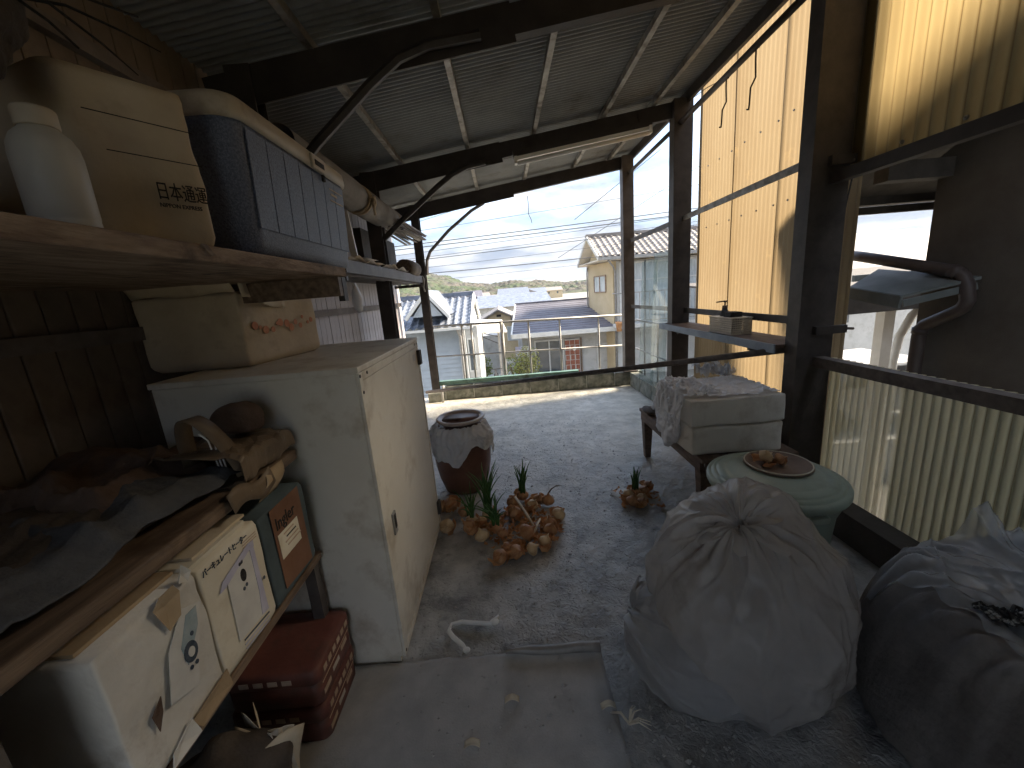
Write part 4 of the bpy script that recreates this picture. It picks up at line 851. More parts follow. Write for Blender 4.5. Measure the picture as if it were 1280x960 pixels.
o = lumpy((-.80, .70, 1.885), (.065, .10, .085), 2, .05, .006, freq=8).build('dark_garment', 'cloth_dark', smooth=True); tag(o, 'heap of dark clothing hanging at the upper left corner', 'clothing')
gl = B().tube([(-.705, .64, 1.83), (-.70, .645, 1.81), (-.708, .65, 1.785), (-.705, .65, 1.765), (-.712, .655, 1.745), (-.715, .66, 1.735)], [.006, .011, .009, .012, .012, .006], 10, flat=.45).build('hanging_cloth', 'cloth_tan', smooth=True); tag(gl, 'tan twisted rag hanging above the white bottle', 'cloth')
pp = B().tube([(-1.0, .95, 2.18), (-.98, .93, 2.05), (-.95, .90, 1.97)], .018, 8).build('short_pipe', 'steel_grey', smooth=True); tag(pp, 'short grey pipe leaning on the wall behind the carton', 'pipe')

# cooler box
cl = thing('cooler_box', 'large navy cooler box with ribbed side and cream lid on the plank shelf', 'cooler', (-.84, 1.45, 1.548))
def rbox(x0, x1, y0, y1, z0, z1, rad, taper=0.0, n=7):
    b_ = B(); per = []
    for cx, cy, a0 in ((x1 - rad, y1 - rad, 0), (x0 + rad, y1 - rad, 90), (x0 + rad, y0 + rad, 180), (x1 - rad, y0 + rad, 270)):
        for k in range(n): a = R(a0 + 90 * k / (n - 1)); per.append((cx + rad * math.cos(a), cy + rad * math.sin(a)))
    return per
def stack(per_z, smooth=True):
    b_ = B(); m = len(per_z[0][0]); vs = []; fs = []
    for per, z in per_z: vs += [(a, b, z) for a, b in per]
    for j in range(len(per_z) - 1):
        for i in range(m): fs.append((j * m + i, j * m + (i + 1) % m, (j + 1) * m + (i + 1) % m, (j + 1) * m + i))
    fs.append(tuple(range(m - 1, -1, -1))); fs.append(tuple(range((len(per_z) - 1) * m, len(per_z) * m)))
    return b_.add(vs, fs)
CX0, CX1, CY0, CY1 = -1.04, -.625, 1.10, 1.84
def sec(i, r): return rbox(CX0 + i, CX1 - i, CY0 + i, CY1 - i, 0, 0, r)
stack([(sec(.045, .05), 1.548), (sec(.028, .06), 1.553), (sec(.018, .06), 1.565), (sec(.014, .06), 1.585), (sec(.003, .06), 1.865), (sec(.0, .06), 1.880)]).build('body', 'cooler_blue', cl, True)
for k in range(7):
    ya = CY0 + .056 + k * .0915; yb = ya + .0900
    b_ = B().add([(CX1 - .0105, ya, 1.622), (CX1 - .0105, yb, 1.622), (CX1 + .0005, yb, 1.87), (CX1 + .0005, ya, 1.87), (CX1 - .0085, ya + .002, 1.625), (CX1 - .0085, yb - .002, 1.625), (CX1 + .002, yb - .002, 1.868), (CX1 + .002, ya + .002, 1.868)], [(4, 5, 6, 7), (0, 1, 5, 4), (1, 2, 6, 5), (2, 3, 7, 6), (3, 0, 4, 7)])
    b_.build('side_panel', 'cooler_blue', cl)
stack([(sec(-.010, .065), 1.878), (sec(-.013, .065), 1.890), (sec(-.010, .065), 1.922), (sec(.004, .06), 1.936), (sec(.02, .05), 1.940)]).build('lid', 'cooler_lid', cl, True)
lt_ = B().box(CX1 + .011, CX1 + .022, 1.50, 1.60, 1.870, 1.917).build('latch', 'cooler_lid', cl, bevel=.003)
B().box(CX1 + .0225, CX1 + .024, 1.515, 1.585, 1.883, 1.900).build('latch_recess', 'ink', lt_)
B().box(CX1 + .007, CX1 + .016, 1.585, 1.60, 1.848, 1.869).build('latch_hook', 'ink', cl)
B().box(CX1 + .0022, CX1 + .0032, 1.655, 1.775, 1.838, 1.842).build('badge_line', 'carton_pale', cl)
B().box(CX1 + .0008, CX1 + .0018, 1.655, 1.775, 1.798, 1.802).build('badge_line', 'carton_pale', cl)
B().box(CX1 + .0016, CX1 + .0026, 1.665, 1.72, 1.818, 1.826).build('badge_line', 'carton_pale', cl)

MT['roll_canvas'] = M('grey_canvas', (.17, .155, .14), (.24, .22, .20), 6, .8, .2, 40)
# rolled blind hung under the roof
rb = thing('rolled_blind', 'long pale rolled-up awning hung under the roof at left, tied with rope', 'blind', (-1.02, 3.4, 2.05))
def rollfn(u, v):
    a = 2 * math.pi * u; yy = 2.2 + v * 2.25; r_ = .108 + .006 * fbm((math.cos(a) * 2, math.sin(a) * 2, yy * 3)) + .012 * math.sin(a * 2 + .5)
    r_ *= 1 - .12 * math.exp(-((yy - 3.35) / .05) ** 2)
    return Vector((-1.06 + r_ * math.cos(a) * .9, yy, 2.20 + r_ * math.sin(a) * .95))
B().grid(rollfn, 40, 60, True).build('roll', 'roll_canvas', rb, True)
for yy in (2.2, 4.45): B().lathe([(.0, 0), (.095, .0), (.095, .004), (0, .004)], (0, 0, 0), 20).build('end', 'batten', rb).matrix_local = Matrix.Translation(Vector((-1.06, yy, 2.20)) - ORG[rb.name]) @ Matrix.Rotation(R(90), 4, 'X')
def ring(yy, tilt, r_=.104):
    return [(-1.06 + r_ * math.cos(t), yy + tilt * math.sin(t * 1.0), 2.20 + r_ * math.sin(t)) for t in [2 * math.pi * k / 24 for k in range(25)]]
for yy, tl in ((3.33, .02), (3.36, -.02), (3.39, .03), (4.28, .02)): B().tube(ring(yy, tl), .009, 6).build('rope', 'cloth_tan', rb, True)
B().tube([(-.945, 3.35, 2.19), (-.93, 3.37, 2.21), (-.935, 3.40, 2.17), (-.94, 3.36, 2.13), (-.93, 3.33, 2.16), (-.94, 3.35, 2.20), (-.945, 3.38, 2.08)], .011, 6).build('knot', 'cloth_tan', rb, True)
B().bar((-1.19, 2.1, 2.345), (-1.19, 4.7, 2.345), .05, .04).build('carrier', 'batten', rb)

# bundle of split bamboo and log on the rack
bb_ = thing('bamboo_bundle', 'bundle of grey split bamboo laths under the roof at the far left', 'bundle', (-1.0, 4.9, 2.1))
rn = random.Random(4)
for i in range(22):
    x = -1.13 + rn.random() * .22; z = 2.09 + rn.random() * .10; y1 = 5.15 + rn.random() * .25
    B().bar((x, 4.05 + rn.random() * .2, z), (x + rn.uniform(-.02, .06), y1, z + rn.uniform(-.02, .02)), .03, .008, (rn.uniform(-.4, .4), 0, 1)).build('lath', 'galv' if i % 3 == 0 else 'roll_canvas' if i % 3 == 1 else 'batten', bb_)
lg = thing('log', 'short cut log lying at the far end of the steel rack', 'log', (-1.06, 4.9, 1.67))
lgm = B().tube([(-1.06, 4.62, 1.765), (-1.05, 4.8, 1.77), (-1.04, 5.05, 1.765)], [.092, .094, .09], 18).build('bark', 'bark', lg, True)
B().tube([(-1.06, 4.615, 1.765), (-1.06, 4.619, 1.765)], .084, 18).build('cut_end', 'wood_dark', lg)
B().tube([(-1.04, 5.051, 1.765), (-1.04, 5.055, 1.765)], .084, 18).build('cut_end', 'wood', lg)
for k in range(9):
    cy = 2.95 + k * .17; cx = -1.07 - .05 * rn.random(); ph = rn.random() * 6
    def fl_(u, v, cx=cx, cy=cy, ph=ph): 
        return Vector((cx + (u - .5) * .20, cy + (v - .5) * .26, 1.682 + .012 * k % .03 + .02 * math.sin(u * 7 + ph) * math.sin(v * 5 + ph) + .03 * abs(u - .5) + .02))
    o = B().grid(fl_, 9, 9).build('scrap_paper', ('news', 'carton_pale', 'white_print')[k % 3], smooth=True, solid=.002)
    tag(o, '%s crumpled sheet of old paper from the near end of the steel rack' % ('first', 'second', 'third', 'fourth', 'fifth', 'sixth', 'seventh', 'eighth', 'ninth')[k], 'paper', 'paper scraps on the steel rack')
dk = B().box(-1.37, -1.30, 4.06, 5.30, 1.70, 2.12).build('dark_board', 'eave_dark'); tag(dk, 'dark board standing at the back of the steel rack', 'board')
o = B().bar((-1.14, 3.35, 1.69), (-1.16, 3.30, 2.16), .05, .02, (0, 1, 0)).build('pale_batten', 'tube_white'); tag(o, 'pale upright wooden batten standing on the steel rack', 'batten')
o = B().bar((-1.05, 3.0, 1.30), (-1.05, 3.02, 1.58), .03, .05, (0, 1, 0)).build('hanging_rag', 'cloth_brown'); 
bpy.data.objects.remove(o)
pl_ = lumpy((-1.02, 2.9, 1.47), (.025, .05, .11), 8, .03, .004, sub=4).build('hanging_bag', 'film_white', smooth=True); tag(pl_, 'crumpled pale plastic bag hanging below the steel rack', 'bag')

# ---------------------------------------------------------------- steel cabinet
cb_ = thing('steel_cabinet', 'cream enamelled steel storage cabinet standing in the middle of the left side', 'cabinet', (-.84, 1.77, 0))
B().box(-1.185, -.507, 1.305, 2.235, .03, 1.18).build('carcass', 'cabinet', cb_, bevel=.004)
B().box(-1.19, -.495, 1.298, 2.245, 1.1805, 1.20).build('top', 'cabinet', cb_, bevel=.003)
B().box(-1.17, -.52, 1.31, 2.23, .0, .0295).build('plinth', 'cabinet', cb_)
fr = B(); fr.box(-.5065, -.495, 1.305, 1.335, .03, 1.179); fr.box(-.5065, -.495, 2.215, 2.235, .03, 1.179); fr.box(-.5065, -.495, 1.335, 2.215, .03, .06); fr.box(-.5065, -.495, 1.335, 2.215, 1.15, 1.179)
fr.build('front_frame', 'cabinet', cb_, bevel=.002)
dr = B().box(-.5062, -.4975, 1.338, 2.212, .063, 1.147).build('door', 'cabinet', cb_, bevel=.002)
hd = B().cbox(-.4972, -.490, 1.395, 1.432, .51, .60, .002).build('handle', 'rail_pipe', dr)
B().box(-.4898, -.4885, 1.403, 1.424, .535, .592).build('handle_recess', 'ink', dr)
for z in (1.09, .16): B().box(-.497, -.480, 2.19, 2.235, z - .04, z + .04).build('hinge', 'steel', cb_)
for z, yy in ((1.19, 1.31), (1.19, 1.38), (1.11, 1.32), (1.19, 2.16), (1.19, 2.2), (.05, 1.315)): B().tube([(-.4955, yy, z - .022 if z > 1.15 else z), (-.4935, yy, z - .022 if z > 1.15 else z)], .006, 8).build('rivet', 'ink', cb_)
B().tube([(-.80, 1.299, .035), (-.80, 1.2965, .035)], .005, 8).build('rivet', 'ink', cb_)
B().box(-.4973, -.4968, 2.09, 2.16, 1.085, 1.12).build('label_plate', 'ink_pale', dr)

# carton on the cabinet
cx_ = thing('carton', 'open worn cardboard box with faded red dots on top of the steel cabinet', 'carton', (-1.15, 1.75, 1.2))
q0, q1, q2, q3 = Vector((-.985, 1.53)), Vector((-.915, 1.98)), Vector((-1.35, 2.03)), Vector((-1.365, 1.53))
b_ = softbox(q0, q1, q2, q3, 1.203, 1.485, 6, .006, .008); b_.f = b_.f[:-1]
b_.build('body', 'carton_pale', cx_, True, solid=.004)
B().grid(lambda u, v: Vector((q0.x + (q1.x - q0.x) * u * .55 + .012 * v, q0.y - .01 + (q1.y - q0.y) * u * .55, 1.485 + .06 * (1 - v) * (1 - u) - .055 * v * (.4 + u) + .008 * math.sin(u * 8))) + Vector((.02 * (1 - u), 0, 0)), 10, 6).build('flap', 'carton_pale', cx_, True, solid=.004)
B().grid(lambda u, v: Vector((-1.36 + u * .38, 1.525 - .03 * v, 1.48 + .05 * v + .006 * math.sin(u * 9))), 10, 4).build('flap', 'carton_pale', cx_, True, solid=.004)
fdx = Vector((q1.x - q0.x, q1.y - q0.y, 0)).normalized(); fnx = Vector((fdx.y, -fdx.x, 0))
for k in range(13):
    s_ = .05 + k * .030 + rn.uniform(-.008, .008); z = 1.345 + rn.uniform(-.02, .03); r_ = rn.choice((.009, .013, .018)) * .9
    c_ = Vector((q0.x, q0.y, z)) + fdx * s_ + fnx * .0085
    B().prism([c_ + fdx * r_ * math.cos(t) + Vector((0, 0, r_ * math.sin(t))) for t in [2 * math.pi * j / 12 for j in range(12)]], fnx * .0012).build('printed_dot', 'ink_red', cx_)

# ---------------------------------------------------------------- lower bench shelf and contents
ls = thing('plank_bench', 'dark worn plank work shelf at the lower left, butting against the cabinet', 'shelf', (-1.05, .4, 0))
for i, (a, b) in enumerate(((-.745, -.86), (-.864, -1.10), (-1.104, -1.37))):
    B().box(b, a, -1.2, 1.29, .905 + .003 * (i > 0), .940 - .006 * (i == 1)).build('plank', 'wood_dark', ls, bevel=.005)
B().box(-1.37, -.73, -1.2, 1.285, .52, .545).build('lower_plank', 'wood_dark', ls, bevel=.003)
for yy in (1.262, -.9):
    for xx in (-.765, -1.34): B().box(xx - .02, xx + .02, yy - .018, yy + .018, 0, .904 if xx < -1 else .519).build('leg', 'steel_grey', ls)
# lower items: open torn box
def card_box(name, label, x0, x1, y0, y1, z0, z1, mat, seed, amp=.004, open_=False):
    p = thing(name, label, 'carton', ((x0 + x1) / 2, (y0 + y1) / 2, z0))
    b_ = softbox((x1, y0), (x1, y1), (x0, y1), (x0, y0), z0, z1, seed, amp, .006)
    if open_: b_.f = b_.f[:-1]
    b_.build('body', mat, p, True, solid=.003 if open_ else 0); return p
t1 = card_box('carton', 'torn white printed appliance box, nearest under the lower shelf', -1.05, -.722, .55, .772, .548, .862, 'carton_torn', 1, .009)
X1 = -.7175
def face_poly(par, name, pts, mat, x=X1, d=.0012): return B().prism([(x, yy, zz) for yy, zz in pts], (d, 0, 0)).build(name, mat, par)
def circ(cy, cz, ry, rz2, n=18): return [(cy + ry * math.cos(2 * math.pi * k / n), cz + rz2 * math.sin(2 * math.pi * k / n)) for k in range(n)]
face_poly(t1, 'printed_picture', [(.635, .665), (.70, .64), (.755, .80), (.71, .82), (.66, .76)], 'ink_pale', -.7135)
face_poly(t1, 'printed_picture', [(.690, .70), (.735, .76), (.742, .80), (.715, .80), (.685, .745)], 'ink_teal', -.7121)
face_poly(t1, 'printed_dial', circ(.702, .722, .017, .023), 'ink_blue', -.7108); face_poly(t1, 'printed_dial', circ(.702, .722, .008, .011), 'ink_pale', -.7095)
for cy, cz in ((.694, .69), (.708, .69), (.715, .755)): face_poly(t1, 'printed_dial', circ(cy, cz, .004, .005), 'ink_blue', -.7108)
def peel(par, pts, mat, curl=.02):
    n = len(pts); c = Vector((0, 0, 0))
    for p in pts: c += Vector(p)
    c /= n
    vs = [Vector(p) + Vector((curl * (0.4 + .6 * ((i * 37) % 5) / 5), 0, 0)) for i, p in enumerate(pts)] + [c]
    B().add(vs, [(i, (i + 1) % n, n) for i in range(n)]).build('torn_flap', mat, par, solid=.002)
peel(t1, [(-.717, .655, .862), (-.717, .67, .88), (-.717, .70, .885), (-.717, .715, .86), (-.717, .70, .815), (-.717, .675, .80)], 'carton', .015)
peel(t1, [(-.717, .72, .872), (-.717, .735, .905), (-.717, .75, .88), (-.717, .74, .862)], 'carton_torn', .012)
peel(t1, [(-.717, .60, .68), (-.717, .625, .70), (-.717, .62, .67), (-.717, .605, .64)], 'cloth_brown', .002)
peel(t1, [(-.717, .66, .585), (-.717, .77, .60), (-.717, .772, .555), (-.717, .68, .55)], 'carton', .010)
peel(t1, [(-.717, .61, .575), (-.717, .66, .60), (-.717, .67, .552), (-.717, .60, .55)], 'carton_torn', .012)
B().cbox(-1.06, -.76, .56, .765, .864, .872, .002).build('top_flap', 'carton', t1)
t2 = card_box('carton', 'cream appliance box printed with a heater picture, under the lower shelf', -1.05, -.722, .778, .990, .548, .852, 'carton_white', 2, .002)
xf = -.7195
face_poly(t2, 'printed_picture', [(.835, .61), (.945, .60), (.945, .78), (.925, .80), (.845, .785)], 'ink_pale', xf)
face_poly(t2, 'printed_picture', [(.815, .765), (.83, .785), (.935, .815), (.957, .812), (.955, .795), (.93, .795), (.835, .765)], 'ink_lilac', xf + .0013)
face_poly(t2, 'printed_picture', [(.925, .605), (.953, .60), (.953, .795), (.938, .795), (.935, .67)], 'ink_lilac', xf + .0014)
face_poly(t2, 'printed_dial', circ(.897, .752, .010, .017), 'ink', xf + .0013)
for cy, cz in ((.889, .718), (.900, .722), (.893, .786), (.901, .787), (.965, .69)): face_poly(t2, 'printed_dial', circ(cy, cz, .004, .005), 'ink_blue', xf + .0013)
face_poly(t2, 'printed_bar', [(.848, .598), (.952, .588), (.952, .592), (.848, .602)], 'ink_blue', xf + .0013)
for k in range(2): face_poly(t2, 'printed_bar', [(.848, .585 - k * .012), (.95, .577 - k * .012), (.95, .580 - k * .012), (.848, .588 - k * .012)], 'ink_lilac', xf)
text_part('lettering', 'パーキュレートヒーター', t2, (xf + .0005, .785, .832), (0, 1, -.02), (0, 0, 1), .021, 'ink_blue', .001, .68)
for k in range(3): face_poly(t2, 'printed_bar', [(.92, .826 - k * .007), (.975, .825 - k * .007), (.975, .827 - k * .007), (.92, .828 - k * .007)], 'print_tan', xf)
B().box(-1.04, -.735, .775, .965, .858, .868).build('top_flap', 'carton_white', t2); B().box(-1.04, -.745, .80, .985, .869, .876).build('top_flap', 'carton_pale', t2)
t3 = card_box('carton', 'brown and slate blue box with a cream label, beside the steel cabinet', -1.05, -.722, .998, 1.238, .548, .842, 'carton_blue', 4, .002)
face_poly(t3, 'brown_panel', [(1.045, .585), (1.205, .575), (1.205, .842), (1.045, .842)], 'carton_brown', xf)
lb_ = face_poly(t3, 'cream_label', [(1.058, .675), (1.168, .675), (1.168, .755), (1.058, .755)], 'carton_white', xf + .0014)
text_part('lettering', 'Ingler', t3, (xf + .002, 1.058, .770), (0, 1, 0), (0, 0, 1), .055, 'ink', .001, .85)
for k in range(4): face_poly(t3, 'printed_bar', [(1.085 + .01 * (k % 2), .742 - k * .014), (1.14 + .01 * k, .742 - k * .014), (1.14 + .01 * k, .746 - k * .014), (1.085 + .01 * (k % 2), .746 - k * .014)], 'ink' if k == 1 else 'print_tan', xf + .0028)
# gap filler: flat carton sheets tucked above the torn box
o = B().cbox(-1.30, -.80, .30, .76, .875, .884, .002).build('flat_cardboard', 'carton'); tag(o, 'flattened brown cardboard tucked on top of the torn box', 'cardboard')
# grey panel at bottom left
o = B().cbox(-1.0, -.735, -.4, .44, .548, .90, .006).build('storage_crate', 'stucco'); tag(o, 'scuffed grey chest under the lower shelf at the extreme left', 'chest')

# clothes on the lower shelf: thin draped sheets with folds
def drape(name, label, mat, c, rx, ry, h, seed, ang, fold=.03, over=None, cat='clothing', n=110):
    ca, sa = math.cos(ang), math.sin(ang)
    def fn(u, v):
        x = (u - .5) * 2; y = (v - .5) * 2
        wob = 1 + .22 * fbm((x * 1.2 + seed, y * 1.2, 2)); px = x * rx * wob; py = y * ry * wob
        e = 1 - max(abs(x), abs(y)); m = min(1, e * 2.6 + .05)
        a_ = (px * ca + py * sa) * 9 + seed; b_ = (-px * sa + py * ca) * 2.2
        f = (1 - abs(noise.noise(Vector((a_, b_, seed))))) ** 2 + .4 * (1 - abs(noise.noise(Vector((a_ * 2.1, b_ * 2, seed + 4))))) ** 2
        z = c[2] + h * m ** .8 * (.65 + .5 * fbm((x * 1.3 + seed, y * 1.3, 5))) + fold * f * (.35 + .65 * m) + .004
        X_ = c[0] + px; Y_ = c[1] + py
        if over is not None and X_ > over: z -= (X_ - over) * 1.2; X_ = over + (X_ - over) * .35
        return Vector((X_, Y_, max(z, c[2] + .003 if over is None or X_ <= over else c[2] - .2)))
    o = B().grid(fn, n, n).build(name, mat, smooth=True, solid=.004); tag(o, label, cat); base_at(o, c); return o
drape('dark_coat', 'long dark coat spread over the lower shelf', 'cloth_dark', (-1.10, .55, .942), .26, .55, .045, 3.1, .3, .03)
drape('slate_trousers', 'slate grey trousers folded along the front of the lower shelf', 'cloth_slate', (-.94, .70, .955), .16, .36, .035, 5.7, 1.2, .03)
drape('brown_jacket', 'brown jacket heaped behind the paper bag on the lower shelf', 'cloth_brown', (-1.13, 1.02, .95), .24, .24, .08, 11.3, .9, .03)
drape('ochre_cloth', 'tan folded cloth against the wall behind the brown jacket', 'cloth_tan', (-1.28, .80, .95), .09, .20, .05, 15.2, 1.4, .03)
# paper carrier bag lying on its side
pb = thing('paper_bag', 'brown paper carrier bag with wide handle lying open on the lower shelf', 'bag', (-.84, 1.15, .942))
def bagfn(u, v):
    a = 2 * math.pi * u; c_ = math.cos(a); s_ = math.sin(a)
    sq = lambda t: math.copysign(abs(t) ** .35, t)
    yy = 1.0 + v * .27; wz = .045 - .012 * v; wx = .13 - .01 * v
    p = Vector((-.86 + sq(c_) * wx, yy, .99 + sq(s_) * wz))
    p += Vector(noise.noise_vector(p * 14)) * .016 + Vector((0, 0, .012 * fbm((p.x * 30, p.y * 30, 1))))
    p.z = max(p.z, .943 + .003 * u); return p
B().grid(bagfn, 44, 16, True).build('body', 'paper_bag', pb, False, solid=.002)
B().grid(lambda u, v: Vector((-.80 + .02 * math.cos(u * 3.1) - .10 * u + v * .012, 1.045 - .05 * math.sin(u * 3.14) + v * .045, .955 + .19 * math.sin(u * 3.0) ** .8)), 24, 3).build('handle', 'paper_bag', pb, True, solid=.002)
B().grid(lambda u, v: Vector((-.735 + .01 * u, .93 + u * .17, .955 - v * .05 + .012 * math.sin(u * 7))) + Vector((.012 * v, 0, 0)), 14, 4).build('lip', 'paper_bag', pb, True, solid=.002)
B().grid(lambda u, v: Vector((-.728 + .012 * math.sin(v * 4), 1.08 + u * .09 - .04 * v, .95 - v * .075)), 8, 6).build('lip', 'carton', pb, True, solid=.002)
for k in range(3): B().tube([(-.86 + .02 * k, 1.05, 1.09), (-.84 + .018 * k, 1.05, 1.07), (-.83 + .01 * k, 1.045, 1.03), (-.82 + .01 * k, 1.04, .985)], .0022, 5).build('string', 'cord_white', pb)
o = lumpy((-.86, 1.21, 1.085), (.075, .05, .06), 21, .03, .004, flat=1.05).build('dark_pouch', 'cloth_brown', smooth=True); tag(o, 'small dark crumpled pouch on top of the paper bag near the cabinet', 'pouch')

# red tins
def tin(label, z0, z1, off, mat):
    p = thing('red_tin', label, 'tin', (-.83 + off, 1.15, z0))
    def s2(i, r): return rbox(-.985 + off + i, -.685 + off - i, 1.03 + i, 1.285 - i, 0, 0, r)
    h = z1 - z0
    stack([(s2(.006, .03), z0 + .001), (s2(.0, .03), z0 + .006), (s2(.0, .03), z0 + h * .62)]).build('body', mat, p, True)
    stack([(s2(-.004, .03), z0 + h * .625), (s2(-.006, .03), z0 + h * .65), (s2(-.005, .03), z1 - .012), (s2(.004, .03), z1 - .002), (s2(.03, .03), z1)]).build('lid', mat, p, True)
    xs = -.685 + off
    for k in range(6): 
        ya = 1.062 + k * .034; B().box(xs + .006, xs + .0072, ya, ya + .022, z0 + h * .72, z0 + h * .86).build('printed_character', 'print_tan', p)
    for k in range(3):
        ya = 1.05 + k * .07; B().box(xs + .0005, xs + .0017, ya, ya + .05, z0 + h * (.2 + .07 * k), z0 + h * (.32 + .07 * k)).build('printed_band', 'white_print' if k % 2 else 'print_tan', p)
    B().box(xs + .0005, xs + .0015, 1.05, 1.265, z0 + h * .50, z0 + h * .53).build('printed_band', 'print_tan', p)
    for k in range(4): B().box(-.93 + off + k * .045, -.90 + off + k * .045, 1.03 - .0075, 1.03 - .0062, z0 + h * .72, z0 + h * .84).build('printed_character', 'print_tan', p)
tin('rusty red biscuit tin on the floor, lower of two', .0, .145, .0, 'red_tin')
tin('rusty red biscuit tin stacked on top of another by the cabinet', .147, .292, .004, 'red_tin')

# newspaper bag at the bottom edge
nb = thing('newspaper_bag', 'dark bag stuffed with newspapers on the floor below the torn box', 'bag', (-.78, .86, 0))
lumpy((-.86, .82, .13), (.17, .14, .15), 31, .07, .010, (1, .6, .2), flat=.004).build('bag', 'cloth_dark', nb, True)
for k in range(5):
    a = R(-50 + 22 * k); cx, cy = -.80 + .02 * k, .88 - .015 * k
    B().grid(lambda u, v: Vector((cx + (u - .5) * .14 * math.cos(a) + .015 * math.sin(v * 3 + k), cy + (u - .5) * .14 * math.sin(a) + .03 * v, .12 + v * .15 + .01 * math.sin(u * 6 + k))), 8, 6).build('folded_paper', 'news' if k % 2 else 'carton_pale', nb, True, solid=.002)
# ================================================================ FLOOR AND RIGHT SIDE
# mat
mt = thing('floor_mat', 'thin grey sheet mat on the floor in the foreground, its far edge curling up', 'mat', (-.25, .3, 0))
def matfn(u, v):
    x = -.98 + u * 1.25 + .004 * fbm((v * 9, u, 0)); y = -.9 + v * 2.20 - .012 * u + .004 * fbm((u * 9, v, 2))
    z = .010 + .003 * fbm((x * 3, y * 3, 1))
    t = max(0, (v - .975) / .025)
    lift = max(0, min(1, (x + .12) / .14)); z += t ** 1.3 * .024 * lift
    return Vector((x, y - t * t * .012 * lift, z))
B().grid(matfn, 70, 160).build('sheet', 'mat', mt, True, solid=.004)
B().tube([(-.10 + .37 * k / 10, 1.283 - .012 * (k / 10), .030 + .004 * math.sin(k)) for k in range(11)], [.006 + .013 * min(1, k / 3) for k in range(11)], 8).build('rolled_edge', 'rail_pipe', mt, True)
# loop of white cord
pts = [(-.255, 1.31, .018), (-.275, 1.345, .016), (-.32, 1.39, .014), (-.345, 1.425, .014), (-.335, 1.455, .016), (-.29, 1.465, .016), (-.22, 1.452, .015), (-.165, 1.44, .018), (-.14, 1.46, .022), (-.13, 1.475, .02)]
cd = thing('cord', 'white flat cord lying in a loop on the floor by the mat edge', 'cord', (-.25, 1.4, 0))
B().tube(pts, [.008, .009, .010, .012, .013, .013, .013, .013, .012, .008], 8, flat=.6).build('strand', 'cord_white', cd, True)
lumpy((-.148, 1.448, .018), (.020, .016, .012), 3, .01, sub=3).build('knot', 'cord_white', cd, True)
lumpy((-.258, 1.318, .020), (.015, .012, .009), 7, .008, sub=3).build('knot', 'cord_white', cd, True)
rn = random.Random(9)
# dry leaf curls and crumbs
for i, (x, y, lab) in enumerate(((-.21, .97, 'dry curled leaf standing on the mat in the foreground'), (-.08, 1.10, 'pale crumpled scrap on the middle of the mat'), (.245, 1.05, 'tiny pale scrap near the right edge of the mat'))):
    o = B().grid(lambda u, v: Vector((x + (u - .5) * .05, y + (v - .5) * .022, .016 + .014 * math.sin(u * 3.1) + .012 * abs(v - .5))), 8, 6).build('dry_leaf', 'straw', smooth=True, solid=.0015); tag(o, lab, 'leaf')
o = thing('withered_plant', 'withered grey weed tuft lying at the mat right edge', 'plant', (.31, 1.0, 0))
for k in range(8):
    a = rn.uniform(-.5, 2.8); B().tube([(.30, 1.0, .006), (.30 + .03 * math.cos(a), 1.0 + .03 * math.sin(a), .03), (.30 + .07 * math.cos(a), 1.0 + .06 * math.sin(a), .010)], [.004, .003, .001], 5).build('leaf', 'straw', o)
gv = B()
for i in range(2600):
    x = rn.uniform(-.48, .95); y = rn.uniform(1.30, 4.2) if rn.random() < .8 else rn.uniform(.7, 1.3)
    if y < 1.3 and x < .3: x = rn.uniform(.3, .6) if rn.random() < .5 else x
    s_ = rn.uniform(.002, .006) * (1.8 if rn.random() < .08 else 1); zz = .020 if (y < 1.27 and x < .27) else .004
    gv.add([(x - s_, y, zz), (x, y - s_, zz), (x + s_ * 1.3, y, zz), (x, y + s_, zz), (x, y, zz + s_ * .9)], [(0, 1, 4), (1, 2, 4), (2, 3, 4), (3, 0, 4)])
o = gv.build('floor_grit', 'mat'); o['kind'] = 'stuff'; o['label'] = 'crumbs of grit and flaked cement scattered over the floor'; o['category'] = 'grit'

# ---------------------------------------------------------------- jar
jr = thing('clay_jar', 'large brown glazed clay jar with a bowl for a lid beside the cabinet', 'jar', (-.385, 2.78, 0))
B().lathe([(.145, .0), (.155, .006), (.185, .10), (.203, .20), (.21, .29), (.205, .37), (.19, .43), (.16, .465), (.15, .475), (.158, .485), (.158, .50), (.14, .50)], (-.385, 2.78, 0), 44).build('body', 'clay', jr, True)
bw_ = thing('clay_bowl', 'shallow brown clay bowl set upside open on the jar mouth', 'bowl', (-.375, 2.78, .50))
B().lathe([(.06, .512), (.13, .515), (.165, .53), (.178, .548), (.172, .556), (.150, .552), (.138, .538), (.11, .526), (.03, .523), (.02, .535), (.0, .537)], (-.375, 2.78, 0), 44).build('bowl', 'clay_light', bw_, True)
B().lathe([(.135, .540), (.105, .5285), (.03, .5255), (.022, .5375), (.001, .539)], (-.375, 2.78, 0), 40).build('glazed_inside', 'clay', bw_, True)
def jcloth(u, v):
    a = 2 * math.pi * u
    skirt = .20 + .055 * math.sin(a * 3 + 1.0) + .03 * math.sin(a * 7)
    h = .515 - v * skirt
    rj = .166 + .056 * min(1, v * 2.6) ** .7
    rj += .016 * abs(fbm((math.cos(a) * 5, math.sin(a) * 5, v * 7 + 2))) + .008 * fbm((math.cos(a) * 3.5, math.sin(a) * 3.5, v * 5)) + .008 * math.sin(a * 24 + 3 * fbm((math.cos(a) * 2, math.sin(a) * 2, v * 2))) * (1 - v * .5) + .004
    return Vector((-.385 + rj * math.cos(a), 2.78 + rj * math.sin(a), h + .010 * fbm((math.cos(a) * 6, math.sin(a) * 6, v * 8))))
